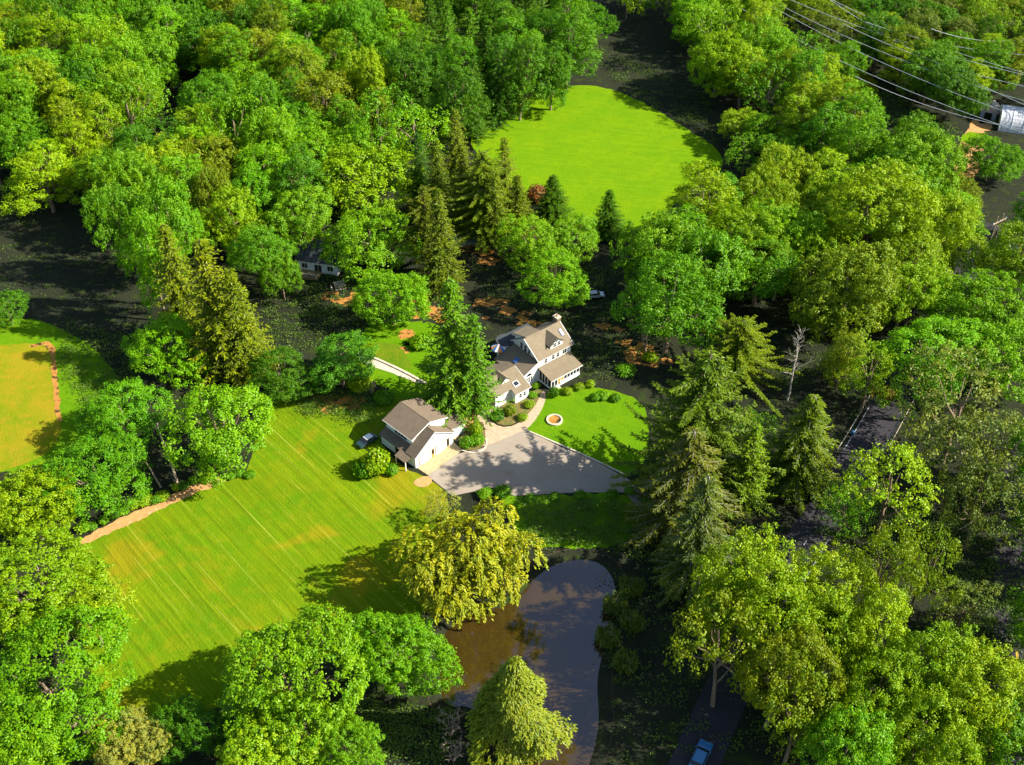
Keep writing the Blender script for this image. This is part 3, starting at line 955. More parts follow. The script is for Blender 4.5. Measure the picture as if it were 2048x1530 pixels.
T('L', 1990, 905, 190, 21, 'grey', 'grey green broadleaf tree at the right edge below the first grey one')
T('L', 1960, 1015, 150, 17, 'grey', 'dim grey green tree above the right hand side road')
T('B', 1485, 1165, 190, 26, 'yel', 'yellow green tree at the left end of the lower right tree belt')
T('B', 1560, 1215, 185, 25, 'yel', 'second tree from the left in the lower right tree belt')
T('B', 1680, 1200, 150, 22, 'yel', 'rounded tree right of the white road line')
T('L', 1450, 1290, 190, 25, 'olive', 'loose olive tree below the left end of the tree belt')
T('L', 1760, 1130, 140, 24, 'olive', 'olive tree above the belt, left of its pair')
T('L', 1850, 1135, 120, 19, 'olive', 'olive tree above the belt, right of its pair')
T('L', 1930, 1215, 110, 11, 'grey', 'grey shaded tree left of the right hand side road')
T('B', 1640, 1280, 170, 23, 'yel', 'tree at the middle of the belt, just below the white road line')
T('B', 1760, 1275, 165, 23, 'yel', 'tree in the upper middle of the lower right tree belt')
T('B', 1560, 1340, 180, 24, 'olive', 'olive tree on the lower left flank of the tree belt')
T('B', 1850, 1340, 180, 23, 'yel', 'tree in the right part of the belt beside the side road')
T('B', 1740, 1390, 150, 22, 'lime', 'lime tree in the lower middle of the tree belt')
T('B', 1950, 1400, 150, 22, 'yel', 'tree at the right end of the belt by the road yellow line')
T('B', 1850, 1460, 170, 20, 'lime', 'lime tree near the bottom right, left of the corner tree')
T('B', 1695, 1500, 180, 20, 'bright', 'vivid green tree at the bottom edge right of the blue car')
T('L', 1600, 1420, 160, 22, 'olive', 'thin olive tree above the vivid bottom tree')
T('B', 2010, 1470, 150, 15, 'mid', 'dark green tree in the bottom right corner')
T('F', 1750, 430, 210, 27, 'lime', 'large feathery weeping tree in the middle of the right hand wood', .6)
T('F', 1700, 565, 190, 24, 'olive', 'olive brown feathery tree below the large weeping tree')
T('F', 1820, 520, 150, 20, 'lime', 'feathery lime tree right of the large weeping tree')
T('B', 1950, 600, 180, 17, 'bright', 'bright tree at the right edge below the wooden pole frame')
T('B', 1890, 690, 170, 16, 'bright', 'bright tree above the grey green pair at the right edge')
T('B', 2040, 700, 150, 16, 'bright', 'bright tree touching the right edge of the photo')
T('L', 1740, 750, 110, 16, 'lime', 'loose yellow green tree at the top end of the road')
T('T', 1690, 705, 95, 16, 'olive', 'narrow olive tree between the tall dead tree and the road')
T('L', 1865, 765, 120, 17, 'mid', 'mid green tree right of the top end of the road')
T('L', 1690, 1010, 90, 13, 'mid', 'loose shaded tree left of the bright tree below the road rails')
T('F', 1920, 385, 80, 12, 'olive', 'small round olive tree left of the dark clearing at the right edge')
T('B', 1985, 310, 110, 12, 'mid', 'dark spreading tree in front of the hoop greenhouse')
T('F', 60, 140, 110, 14, 'yel', 'pale yellow fluffy tree in the upper left corner')
T('B', 335, 440, 120, 29, 'mid', 'tall mid green tree just left of the leftmost olive spruce')
T('B', 235, 400, 110, 22, 'bright', 'bright tree leaning over the dark clearing on the left')
T('S', 875, 365, 75, 24, 'olive', 'slim olive conifer in the clump behind the swimming pool, leftmost', .5)
T('S', 912, 300, 75, 24, 'olive', 'slim olive conifer in the clump behind the swimming pool, farthest', .5)
T('S', 990, 420, 80, 22, 'olive', 'slim olive conifer right of the bare trunked pine', .5)
T('S', 1035, 415, 80, 18, 'olive', 'short olive conifer between the pool and the reddish bush', .5)
T('S', 840, 350, 75, 24, 'deep', 'slim dark conifer left of the conifer clump behind the pool', .5)
T('B', 265, 365, 120, 25, 'bright', 'bright tree at the upper rim of the dark clearing on the left')
T('B', 520, 490, 110, 18, 'mid', 'mid green tree just right of the tallest olive spruce top')
T('B', 600, 430, 110, 18, 'bright', 'bright tree directly behind the half hidden white house')
T('B', 470, 430, 110, 20, 'lime', 'lime tree behind the rightmost olive spruce')
T('B', 560, 540, 90, 13, 'mid', 'small tree between the olive spruces and the half hidden house')
T('F', 410, 400, 90, 22, 'olive', 'feathery olive tree behind the olive spruces')
T('S', 760, 240, 110, 22, 'olive', 'brown olive spruce left of the dark wood by the oval lawn', .55)
T('S', 690, 200, 80, 20, 'olive', 'second brown olive spruce further up the slope', .55)
T('B', 10, 610, 70, 9, 'deep', 'dark tree at the left edge above the golden lawn')
T('B', 1180, 35, 100, 13, 'deep', 'dark tree at the top of the shaded meadow above the oval lawn')
# shade casters standing just outside the right edge of the photograph
for (u, v, w) in ((2150, 930, 180), (2170, 1060, 180), (2180, 1250, 200), (2190, 1430, 200), (2120, 420, 130), (2140, 560, 150), (2130, 160, 110)):
    T('B', u, v, w, 19, 'mid', 'tall broadleaf tree just beyond the right edge of the photo', group='trees beyond the right edge')

# ---- woods, planted in rows
ORD = ['first', 'second', 'third', 'fourth', 'fifth', 'sixth', 'seventh', 'eighth', 'ninth', 'tenth', 'eleventh', 'twelfth', 'thirteenth', 'fourteenth', 'fifteenth', 'sixteenth', 'seventeenth', 'eighteenth', 'nineteenth', 'twentieth'] + ['twenty %s' % s for s in ('first', 'second', 'third', 'fourth', 'fifth', 'sixth', 'seventh', 'eighth', 'ninth')]
def wood(poly, zone, tints, sx, sy, hr, wr, holes=(), kinds='BTBTLTF', seed=1, zc=13.0, ghole=None):
    rr = random.Random(seed)
    ys = [G(0, v, zc).y for u, v in poly]
    y = min(ys); row = 0
    out = []
    while y < max(ys):
        line = []
        x = -260 + (row % 2) * sx / 2
        while x < 260:
            px, py = x + rr.uniform(-.3, .3) * sx, y + rr.uniform(-.3, .3) * sy
            x += sx
            u, v = PX(px, py, zc)
            if not inpoly(u, v, poly) or any(inpoly(u, v, h_) for h_ in holes): continue
            if any((px - q[0]) ** 2 + (py - q[1]) ** 2 < (q[2] * .42 + sx * .28) ** 2 for q in PLACED): continue
            if ghole and inpoly(*PX(px, py, 0), ghole): continue
            line.append((px, py, u, v))
        out.append(line); row += 1
        y += sy
    out = [l for l in out if l]
    for r_, line in enumerate(out):
        line.sort()
        for i, (px, py, u, v) in enumerate(line):
            tn = rr.choice(tints); kd = rr.choice(kinds)
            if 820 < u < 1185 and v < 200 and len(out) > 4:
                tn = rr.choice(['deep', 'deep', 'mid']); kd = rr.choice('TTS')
            word = dict(bright='bright green', mid='mid green', deep='dark green', lime='lime green', olive='olive', yel='yellow green', blue='blue green', grey='grey green', pale='pale green', gold='golden')[tn]
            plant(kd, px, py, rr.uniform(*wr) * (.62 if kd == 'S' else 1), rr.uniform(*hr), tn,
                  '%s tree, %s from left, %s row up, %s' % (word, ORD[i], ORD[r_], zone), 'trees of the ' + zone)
wood([(-80, -60), (1200, -60), (1160, 60), (1165, 150), (1100, 180), (1010, 208), (940, 260), (880, 290), (830, 330), (640, 460), (560, 520), (520, 520), (440, 420), (330, 420), (230, 390), (110, 370), (-80, 280)],
     'upper left wood', ['bright', 'bright', 'mid', 'mid', 'lime', 'deep', 'olive'], 11.8, 10.2, (18, 27), (14, 20), holes=[[(315, 110), (400, 110), (395, 240), (330, 235)]], seed=4)
wood([(1215, -60), (1540, -60), (1560, 60), (1660, 150), (1690, 220), (1740, 240), (1860, 330), (1910, 430), (1990, 500), (2100, 520), (2100, 640), (1850, 740), (1770, 710), (1700, 600), (1560, 550), (1470, 560), (1370, 640), (1240, 620), (1250, 460), (1335, 410), (1420, 330), (1450, 290), (1420, 150), (1330, 90), (1250, 60)],
     'right hand wood', ['bright', 'bright', 'lime', 'lime', 'mid', 'yel'], 11.4, 10.0, (17, 25), (13, 19), seed=9, ghole=[(1150, 40), (1340, 50), (1385, 140), (1450, 225), (1570, 280), (1640, 400), (1430, 450), (1150, 460)])
wood([(1440, 60), (1500, 120), (1600, 200), (1630, 290), (1560, 330), (1470, 330), (1470, 260), (1430, 150)],
     'shaded meadow thicket', ['bright', 'lime', 'mid'], 10.0, 9.0, (9, 13), (11, 14), seed=3, zc=7.0)
wood([(1600, -60), (2120, -60), (2120, 60), (2040, 120), (1960, 190), (1860, 160), (1760, 120), (1690, 110), (1640, 30)],
     'far corner wood', ['mid', 'olive', 'yel', 'deep', 'grey'], 12.0, 10.5, (12, 18), (12, 17), seed=5)

# ---- bare and dead trees
BARE = [make_bare(15, 30), make_bare(16, 60, .25, 'bark_pale', .2, 4), make_bare(12, 24, .3, 'bark_pale', .35, 3), make_bare(5, 30, .35, 'bark_pale', .08, 5)]
def bare(i, u, v, s, label, name='dead_tree'):
    p = G(u, v)
    root = empty(name, p, random.uniform(0, 6), label, 'dead tree')
    o = link('trunk', BARE[i][0], root); o.scale = (s, s, s)
    return root
bare(0, 1574, 800, 1.25, 'slender pale dead tree standing alone in the dark gap right of the pines')
bare(2, 1545, 600, 1.0, 'forked dead tree with reddish bare limbs in the right hand wood')
bare(1, 545, 170, 1.15, 'left bare branched tree poking above the upper left wood')
bare(1, 605, 190, 1.15, 'middle bare branched tree poking above the upper left wood')
bare(1, 680, 200, 1.05, 'right bare branched tree poking above the upper left wood')
bare(1, 120, 170, 1.0, 'bare pale tree in the upper left corner beside the yellow tree')
bare(3, 905, 1480, 1.3, 'leafless grey shrub on the bank left of the weeping conifer', 'bare_shrub')
bare(3, 910, 1530, 1.1, 'second leafless grey shrub at the very bottom, left of the weeping conifer', 'bare_shrub')
bare(2, 1290, 710, .55, 'small crooked dark tree by the orange leaf litter right of the house')
bare(3, 100, 1060, 1.2, 'leafless pale shrub among the fine leaved trees at the left edge', 'bare_shrub')
# leaning tan trunks by the left lawn
def trunk_pole(a, b, r, label):
    A = G(*a); p = tubes([(curve_pts((0, 0, -.2), tuple(Vector(b) - Vector((A.x, A.y, 0))), .3, 8, .08), np.linspace(r, r * .5, 8))], 8)
    me = npmesh('tree_stem', p[0], [p[1]], [M['bark_pale']], smooth=True)
    o = link('leaning_trunk', me); o.location = A
    tag(o, label, 'tree trunk')
trunk_pole((357, 972), tuple(G(313, 845, 9.0)), .3, 'tall tan leaning trunk beside the mown lawn dirt strip')
trunk_pole((322, 975), tuple(G(286, 915, 4.5)), .2, 'short tan leaning trunk left of the tall leaning one')

# ---- shrubs
def shrub(u, v, w, h, tint, label, i=0, name='shrub', cat='shrub', group=None):
    p = G(u, v)
    me, st, pw, ph = SHRUB[2 if name == 'reed_clump' else i % 2]
    root = empty(name, p, random.uniform(0, 6), label, cat, group)
    c = TINT[tint] if isinstance(tint, str) else tint
    for nm, m_ in (('foliage', me), ('stem', st)):
        o = link(nm, m_, root, c); o.scale = (w / pw, w / pw, h / ph)
shrub(752, 942, 6.2, 5.4, 'yel', 'big rounded yellow green bush left of the garage', 0)
shrub(732, 948, 5.6, 3.6, 'mid', 'darker low bush in front left of the yellow green bush', 1)
shrub(784, 946, 3.2, 1.9, 'mid', 'small low bush between the yellow green bush and the garage', 0)
shrub(934, 893, 3.4, 2.4, 'mid', 'dark front bush on the kerbed island by the garage', 0)
shrub(955, 885, 3.2, 2.2, 'bright', 'bright front bush on the kerbed island by the garage', 1)
shrub(951, 866, 3.2, 2.8, 'yel', 'yellow green rear bush on the kerbed island by the garage', 0)
shrub(995, 836, 3.4, 1.6, 'deep', 'dark spreading bush at the left tip of the planting bed', 1)
shrub(1020, 828, 2.8, 2.4, 'olive', 'olive brown bush in the planting bed before the low wing', 0)
shrub(1044, 838, 2.6, 1.2, 'yel', 'low yellow bush in the middle of the planting bed', 1)
shrub(1058, 812, 2.6, 1.2, 'yel', 'low yellow bush beside the front walk', 0)
shrub(1066, 793, 2.2, 1.1, 'bright', 'bright low bush at the upper end of the planting bed', 1)
shrub(1072, 776, 2.0, 1.4, 'bright', 'bright bush against the arched window wall', 0)
shrub(1108, 793, 2.3, 2.7, 'deep', 'clipped dark dome bush by the porch steps', 0)
for i, (u, v, w, t) in enumerate([(1135, 786, 2.6, 'yel'), (1158, 778, 2.6, 'yel'), (1180, 772, 2.4, 'lime')]):
    shrub(u, v, w, 1.3, t, ['nearest', 'middle', 'farthest'][i] + ' of three yellow green bushes in front of the sunroom', i)
for i, (u, v, w, t) in enumerate([(1205, 795, 3.2, 'bright'), (1232, 800, 2.6, 'mid'), (1190, 800, 2.2, 'mid')]):
    shrub(u, v, w, 1.5, t, ['widest', 'rightmost', 'leftmost'][i] + ' of three bushes in shade above the front lawn', i)
shrub(1072, 402, 6.5, 4.5, 'rust', 'reddish brown bush at the bottom rim of the oval lawn', 0)
shrub(968, 245, 8, 3.5, 'bright', 'bright bush at the left tip of the oval lawn', 1)
shrub(1005, 222, 7, 3.0, 'mid', 'bush at the upper left rim of the oval lawn', 0)
shrub(1005, 990, 4, 1.8, 'mid', 'dark low bush below the forecourt edge', 1)
shrub(970, 992, 3.4, 1.6, 'bright', 'bright low bush below the forecourt edge', 0)
shrub(740, 705, 4.6, 1.6, 'yel', 'yellow weedy clump at the left end of the grass mound', 1)
shrub(842, 690, 6, 2.4, 'bright', 'bright bush on the lawn behind the pale path', 0)
shrub(875, 735, 5, 2.6, 'bright', 'bright bush at the foot of the tall spruce', 1)
shrub(720, 775, 6, 2.2, 'yel', 'yellow green thicket below the pale path', 0)
shrub(770, 800, 5, 2.0, 'mid', 'mid green thicket right of the yellow green thicket', 1)
shrub(1340, 1175, 4.5, 4.5, 'pale', 'pale dry bush left of the lower right tree belt', 0)
shrub(1775, 790, 5, 1.8, 'rust', 'orange brown bush at the top end of the road', 1)
shrub(1300, 720, 4, 1.8, 'yel', 'yellow green bush by the crooked dark tree', 0)
shrub(1250, 745, 5, 1.6, 'mid', 'low green thicket right of the sunroom', 1)
shrub(1300, 1010, 4, 2, 'mid', 'low bush at the right end of the forecourt', 1)
for i, (u, v) in enumerate([(1215, 1280), (1230, 1215), (1262, 1180), (1265, 1250), (1250, 1330)]):
    shrub(u, v, 4.2, 2.6, 'grey', ['first', 'second', 'third', 'fourth', 'lowest'][i] + ' thin reed clump on the right bank of the pond', i, 'reed_clump', 'reeds', 'reed clumps on the pond bank')

for i in range(15):
    t = i / 14
    u = 172 + t * 275 + random.uniform(-6, 6); v = 1070 - t * 122 + random.uniform(-10, 2)
    shrub(u, v - 4, random.uniform(1.8, 3.6), random.uniform(.9, 2.0), random.choice(['mid', 'bright', 'lime', 'deep']), 'low leafy clump crowding the upper edge of the tan dirt strip', i, 'fern_clump', 'undergrowth', 'clumps along the dirt strip')
for i, (u, v) in enumerate([(460, 955), (480, 948), (500, 952), (1225, 990), (1260, 985), (1110, 996), (1060, 1000), (1160, 992)]):
    shrub(u, v, 2.6, 1.1, 'mid', 'low green clump on the shaded %s' % ('corner of the mown lawn' if i < 3 else 'bank just below the forecourt'), i, 'fern_clump', 'undergrowth', 'clumps by the mown lawn corner' if i < 3 else 'clumps below the forecourt')

# ---- ground cover in the dark gaps: small leafy sprigs
def ground_cover():
    P = []
    zones = [([(0, 340), (300, 420), (320, 600), (250, 660), (0, 620)], 70), ([(520, 540), (740, 560), (720, 700), (540, 700)], 420), ([(930, 520), (1250, 520), (1330, 700), (1250, 760), (1180, 760), (1000, 640)], 420),
             ([(1500, 620), (1700, 620), (1690, 780), (1540, 780)], 150), ([(1240, 1000), (1500, 1040), (1440, 1130), (1250, 1120)], 240), ([(1210, 1150), (1420, 1200), (1600, 1500), (1220, 1520)], 150),
             ([(1870, 950), (2048, 950), (2048, 1400), (1930, 1400)], 420), ([(1160, 70), (1420, 200), (1440, 290), (1250, 190)], 250), ([(1740, 160), (1920, 260), (1880, 320), (1760, 250)], 300), ([(640, 1400), (900, 1420), (900, 1530), (760, 1530)], 240),
             ([(120, 640), (270, 680), (270, 800), (180, 840), (120, 760)], 350), ([(1640, 960), (1900, 1040), (1900, 1080), (1640, 1080)], 260), ([(560, 770), (760, 790), (740, 850), (600, 830)], 260), ([(1040, 1000), (1240, 1000), (1240, 1090), (1060, 1090)], 380)]
    pts = []
    for poly, n in zones:
        k = 0
        us = [p[0] for p in poly]; vs = [p[1] for p in poly]
        while k < n:
            u, v = random.uniform(min(us), max(us)), random.uniform(min(vs), max(vs))
            if inpoly(u, v, poly):
                g = G(u, v)
                if not inpoly(g.x, g.y, POND): pts.append((g.x, g.y, random.uniform(.2, .9)))
                k += 1
    pts = np.array(pts)
    k = (RNG.pareto(1.3, len(pts)) * 9 + 4).clip(4, 70).astype(int)
    idx = np.repeat(np.arange(len(pts)), k)
    n = len(idx)
    P = np.stack([pts[idx, 0] + RNG.normal(0, 1, n) * (.2 + .012 * k[idx]) * 1.6, pts[idx, 1] + RNG.normal(0, 1, n) * (.2 + .012 * k[idx]), pts[idx, 2] * RNG.uniform(.1, 1.2, n) + .08], 1)
    L = RNG.uniform(.16, .42, n)
    V, F = leaf_quads(P, RNG.normal(0, .5, (n, 3)) + np.array([0, 0, 1.0]), RNG.normal(size=(n, 3)), L, L * .7)
    me = npmesh('ground_cover', V, [F], [M['leaf']], RNG.uniform(0, 1, n))
    o = link('ground_cover', me, None, (.09, .17, .02))
    tag(o, 'scattered low leafy undergrowth on the dark forest floor', 'undergrowth', kind='stuff')
ground_cover()
# ------------------------------------------------------------------ building helpers
def window(parent, p, du, nrm, w, h, bars=(1, 1), fr=.09, name='window', pane='glass', frame='white', arch=False):
    """p: lower left corner on the wall; du: unit vector along it; nrm: outward"""
    p, du, nrm = Vector(p), Vector(du).normalized(), Vector(nrm).normalized()
    up = Vector((0, 0, 1)); mb = MB()
    def rect(a, b, c, d, t, off=0.0):
        q = p + nrm * (.004 + off)
        mb.extr([q + du * a + up * b, q + du * c + up * b, q + du * c + up * d, q + du * a + up * d], nrm * t)
    rect(-fr, -fr, w + fr, 0, .08); rect(-fr, h, w + fr, h + fr, .08)
    rect(-fr, 0, 0, h, .07); rect(w, 0, w + fr, h, .07)
    for i in range(1, bars[0]): rect(w * i / bars[0] - .03, 0, w * i / bars[0] + .03, h, .05)
    for i in range(1, bars[1]): rect(0, h * i / bars[1] - .025, w, h * i / bars[1] + .025, .045)
    o = mb.build(name, M[frame], parent)
    mb = MB()
    q = p + nrm * .006
    mb.extr([q, q + du * w, q + du * w + up * h, q + up * h], nrm * .02)
    mb.build('pane', M[pane], o)
    return o
def half_round(parent, p, du, nrm, r, name='arched_window'):
    p, du, nrm = Vector(p), Vector(du).normalized(), Vector(nrm).normalized()
    up = Vector((0, 0, 1))
    pts = [p + nrm * .01 + du * r * cos(t) + up * r * sin(t) for t in [i * pi / 10 for i in range(11)]]
    o = MB().extr(pts, nrm * .04).build(name, M['glass'], parent)
    pts = [p + nrm * .006 + du * (r + .12) * cos(t) + up * ((r + .12) * sin(t) - .0) for t in [i * pi / 10 for i in range(11)]]
    MB().extr(pts, nrm * .02).build('frame', M['white'], o)
def slab(name, pts, mat, parent, t=.16):
    """roof slab: pts on its underside, thickness upward along its normal"""
    P = [Vector(p) for p in pts]
    n = (P[1] - P[0]).cross(P[2] - P[0]).normalized()
    if n.z < 0: n = -n
    return MB().extr([p + n * .012 for p in P], n * t).build(name, mat, parent)
def strip(name, a, b, w, mat, parent, h=.2):
    """fascia or gutter board between two points"""
    mb = MB(); mb.bar(a, b, w, 4)
    return mb.build(name, mat, parent)

# ------------------------------------------------------------------ garage
def garage():
    g = empty('garage', (-18.63, 152.8, 0), radians(45.4), 'white two storey garage with brown shingle roofs beside the asphalt forecourt', 'garage')
    W = M['siding']; R_ = M['shingle_garage']
    # front gable room and lower storey
    MB().extr([(0, 0, -.2), (9.9, 0, -.2), (9.9, 0, 3.1), (4.95, 0, 6.35), (0, 0, 3.1)], (0, 2.4, 0)).build('front_wall', W, g)
    MB().extr([(0, 2.4, -.2), (1.5, 2.4, -.2), (1.5, 2.4, 3.35), (0, 2.4, 2.55)], (0, 7.8, 0)).build('side_wall', W, g)
    MB().extr([(1.5, 2.404, -.2), (10.0, 2.404, -.2), (10.0, 2.404, 5.4), (5.8, 2.404, 6.95), (1.5, 2.404, 5.36)], (0, 7.8, 0)).build('upper_wall', W, g)
    slab('front_roof', [(-.35, -.35, 2.87), (4.95, -.35, 6.35), (4.95, 2.42, 6.35), (-.35, 2.42, 2.87)], R_, g)
    slab('front_roof', [(10.25, -.35, 2.87), (4.95, -.35, 6.35), (4.95, 2.42, 6.35), (10.25, 2.42, 2.87)], R_, g)
    slab('pent_roof', [(-.35, 2.43, 2.38), (1.5, 2.43, 3.37), (1.5, 10.4, 3.37), (-.35, 10.4, 2.38)], R_, g)
    slab('main_roof', [(1.05, 2.0, 5.21), (5.8, 2.0, 6.97), (5.8, 10.6, 6.97), (1.05, 10.6, 5.21)], R_, g)
    slab('main_roof', [(10.5, 2.0, 5.23), (5.8, 2.0, 6.97), (5.8, 10.6, 6.97), (10.5, 10.6, 5.23)], R_, g)
    mb = MB()
    for a, b in (((-.38, -.37, 2.95), (4.95, -.37, 6.42)), ((10.28, -.37, 2.95), (4.95, -.37, 6.42)), ((1.02, 1.98, 5.30), (5.8, 1.98, 7.06)), ((10.52, 1.98, 5.30), (5.8, 1.98, 7.06)), ((1.02, 1.98, 5.3), (1.02, 10.6, 5.3))):
        mb.bar(a, b, .10, 4)
    mb.build('fascia', M['white'], g)
    # right hand lean-to and corner canopy
    MB().extr([(9.9, 1.0, -.2), (14.0, 1.0, -.2), (14.0, 1.0, 2.5), (9.9, 1.0, 3.2)], (0, 3.2, 0)).build('lean_to', W, g)
    slab('lean_to_roof', [(10.02, .6, 3.24), (14.3, .6, 2.52), (14.3, 4.5, 2.52), (10.02, 4.5, 3.24)], R_, g)
    slab('canopy_roof', [(-.36, .7, 2.80), (-2.0, .7, 2.25), (-2.0, 3.8, 2.25), (-.36, 3.8, 2.80)], R_, g, .12)
    for y in (.85, 3.65):
        MB().box(-1.9, y - .08, -.05, -1.74, y + .08, 2.24).build('canopy_post', M['white'], g)
    # doors
    def car_door(x0, w, h):
        o = MB().box(x0, -.05, .02, x0 + w, -.004, h).build('garage_door', M['white'], g)
        mb = MB()
        for i in range(4):
            for j in range(3):
                z0 = .15 + j * (h - .2) / 3; x = x0 + .1 + i * (w - .1) / 4
                mb.box(x, -.075, z0, x + (w - .1) / 4 - .12, -.052, z0 + (h - .2) / 3 - .14)
        mb.build('door_panels', M['line'] , o)
        fr = MB()
        fr.box(x0 - .16, -.09, .0, x0 - .002, -.006, h + .15); fr.box(x0 + w + .002, -.09, .0, x0 + w + .16, -.006, h + .15); fr.box(x0 - .002, -.09, h + .004, x0 + w + .002, -.006, h + .15)
        fr.build('door_frame', M['wood'], o)
    car_door(1.0, 2.7, 2.3); car_door(5.3, 2.3, 2.3)
    d = MB().box(4.15, -.03, .02, 4.85, -.004, 2.25).build('entry_door', M['tanwood'], g)
    MB().box(4.25, -.05, .9, 4.75, -.032, 2.05).build('pane', M['dark'], d)
    d = MB().box(8.15, -.03, .05, 8.85, -.004, 2.4).build('side_door', M['wood'], g)
    MB().box(8.24, -.05, .5, 8.76, -.032, 2.25).build('pane', M['dark'], d)
    # gable lamp and half round vent
    l = MB().box(4.75, -.30, 5.0, 5.15, -.006, 5.12).build('gable_lamp', M['white'], g)
    MB().box(4.82, -.26, 4.82, 5.08, -.06, 4.995).build('lamp_shade', M['dark'], l)
    half_round(g, (5.8, 2.404, 5.85), (1, 0, 0), (0, -1, 0), .42)
    # long upper side window, gable arch, lower side bay opening
    window(g, (1.5, 7.6, 3.75), (0, -1, 0), (-1, 0, 0), 3.6, 1.15, (4, 1))
    MB().box(-.02, 3.5, 0.05, -.004, 6.0, 2.3).build('bay_opening', M['dark'], g)
garage()

# ------------------------------------------------------------------ house
def house():
    h = empty('house', (5.52, 179.2, 0), radians(39.2), 'rambling white clapboard house with tan shingle roofs, dormer and glazed sunroom', 'house')
    W = M['siding']; R_ = M['shingle']
    L = 9.0
    # main block: front eave 6.0, ridge 8.9 at y=4.2, back eave 5.4
    MB().extr([(0, 0, -.2), (0, 8.2, -.2), (0, 8.2, 6.1), (0, 4.2, 8.75), (0, 0, 5.9)], (L, 0, 0)).build('main_wall', W, h)
    fr = slab('main_roof', [(-.4, -.45, 5.60), (L + .45, -.45, 5.60), (L + .45, 4.2, 8.78), (-.4, 4.2, 8.78)], R_, h, .2)
    slab('main_roof', [(-.4, 8.6, 5.86), (L + .45, 8.6, 5.86), (L + .45, 4.2, 8.78), (-.4, 4.2, 8.78)], R_, h, .2)
    mb = MB()
    for a, b in (((-.43, -.47, 5.72), (-.43, 4.2, 8.92)), ((-.43, 8.6, 5.98), (-.43, 4.2, 8.92)), ((L + .48, -.47, 5.72), (L + .48, 4.2, 8.92)), ((-.43, -.47, 5.70), (L + .48, -.47, 5.70))):
        mb.bar(a, b, .11, 4)
    mb.build('fascia', M['white'], h)
    # rear shed dormer seen behind the ridge
    MB().extr([(.35, 4.6, 7.4), (.35, 8.1, 6.2), (.35, 8.1, 7.85), (.35, 4.6, 8.9)], (3.4, 0, 0)).build('shed_dormer', W, h)
    slab('shed_dormer_roof', [(.05, 4.25, 9.02), (4.0, 4.25, 9.02), (4.0, 8.5, 7.77), (.05, 8.5, 7.77)], R_, h, .14)
    # gable windows
    window(h, (0, 5.9, 5.6), (0, -1, 0), (-1, 0, 0), .85, 1.5, (1, 2))
    window(h, (0, 4.6, 5.5), (0, -1, 0), (-1, 0, 0), .85, 1.6, (1, 2))
    window(h, (0, 3.3, 5.6), (0, -1, 0), (-1, 0, 0), .7, 1.2, (1, 2))
    # front upper windows
    window(h, (1.7, 0, 3.95), (1, 0, 0), (0, -1, 0), .75, 1.15, (1, 2))
    window(h, (3.7, 0, 3.95), (1, 0, 0), (0, -1, 0), .8, 1.25, (1, 2))
    window(h, (5.0, 0, 3.95), (1, 0, 0), (0, -1, 0), .8, 1.25, (1, 2))
    window(h, (6.7, 0, 3.95), (1, 0, 0), (0, -1, 0), 1.1, 1.3, (2, 1))
    # front dormer
    d = MB().extr([(3.7, .45, 6.3), (7.1, .45, 6.3), (7.1, .45, 7.5), (5.4, .45, 8.7), (3.7, .45, 7.5)], (0, 3.6, 0)).build('dormer', W, h)
    slab('dormer_roof', [(3.35, .1, 7.25), (5.4, .1, 8.72), (5.4, 4.1, 8.72), (3.35, 4.1, 7.25)], R_, d, .12)
    slab('dormer_roof', [(7.45, .1, 7.25), (5.4, .1, 8.72), (5.4, 4.1, 8.72), (7.45, 4.1, 7.25)], R_, d, .12)
    window(d, (4.45, .45, 6.6), (1, 0, 0), (0, -1, 0), .8, 1.0, (1, 2))
    window(d, (5.6, .45, 6.6), (1, 0, 0), (0, -1, 0), .8, 1.0, (1, 2))
    half_round(d, (5.4, .45, 7.75), (1, 0, 0), (0, -1, 0), .35)
    # pale roof light near the right end
    a = Vector((8.1, 1.9, 7.44)); 
    s = MB().extr([(7.9, 1.6, 7.26), (8.6, 1.6, 7.26), (8.6, 2.9, 8.15), (7.9, 2.9, 8.15)], (0, -.06, .16)).build('roof_light', M['skyglass'], h)
    # chimney
    c = MB().box(L + .04, 4.6, -.2, L + 1.1, 5.9, 9.5).build('chimney', M['bark'], h)
    MB().box(L - .06, 4.5, 9.504, L + 1.2, 6.0, 9.68).build('chimney_cap', M['stone_light'], c)
    MB().lathe([(.2, 0), (.2, .45), (.15, .45), (.15, .1)], 12, (L + .55, 5.25, 9.68)).build('chimney_pot', M['litter'], c)
    # sunroom porch
    px0, px1, py = .25, 8.3, -4.0
    fl = MB().box(px0, py, -.1, px1, -.004, .35).build('porch_floor', M['white'], h)
    slab('porch_roof', [(px0 - .35, py - .35, 2.58), (px1 + .35, py - .35, 2.58), (px1 + .35, -.004, 3.62), (px0 - .35, -.004, 3.62)], R_, h, .14)
    strip('porch_fascia', (px0 - .37, py - .37, 2.63), (px1 + .37, py - .37, 2.63), .09, M['white'], h)
    MB().box(2.7, py + .02, .354, px1, py + .10, 1.0).build('porch_wall', M['siding'], h)
    MB().extr([(px1 - .1, py + .104, .354), (px1 - .1, -.02, .354), (px1 - .1, -.02, 3.5), (px1 - .1, py + .104, 2.6)], (.08, 0, 0)).build('porch_wall', M['siding'], h)
    mb = MB(); n = 9
    xs = [px0 + .05 + i * (px1 - px0 - .2) / n for i in range(n + 1)]
    for x in xs:
        MB().box(x, py + .104, .354, x + .13, py + .22, 2.62).build('porch_post', M['white'], h)
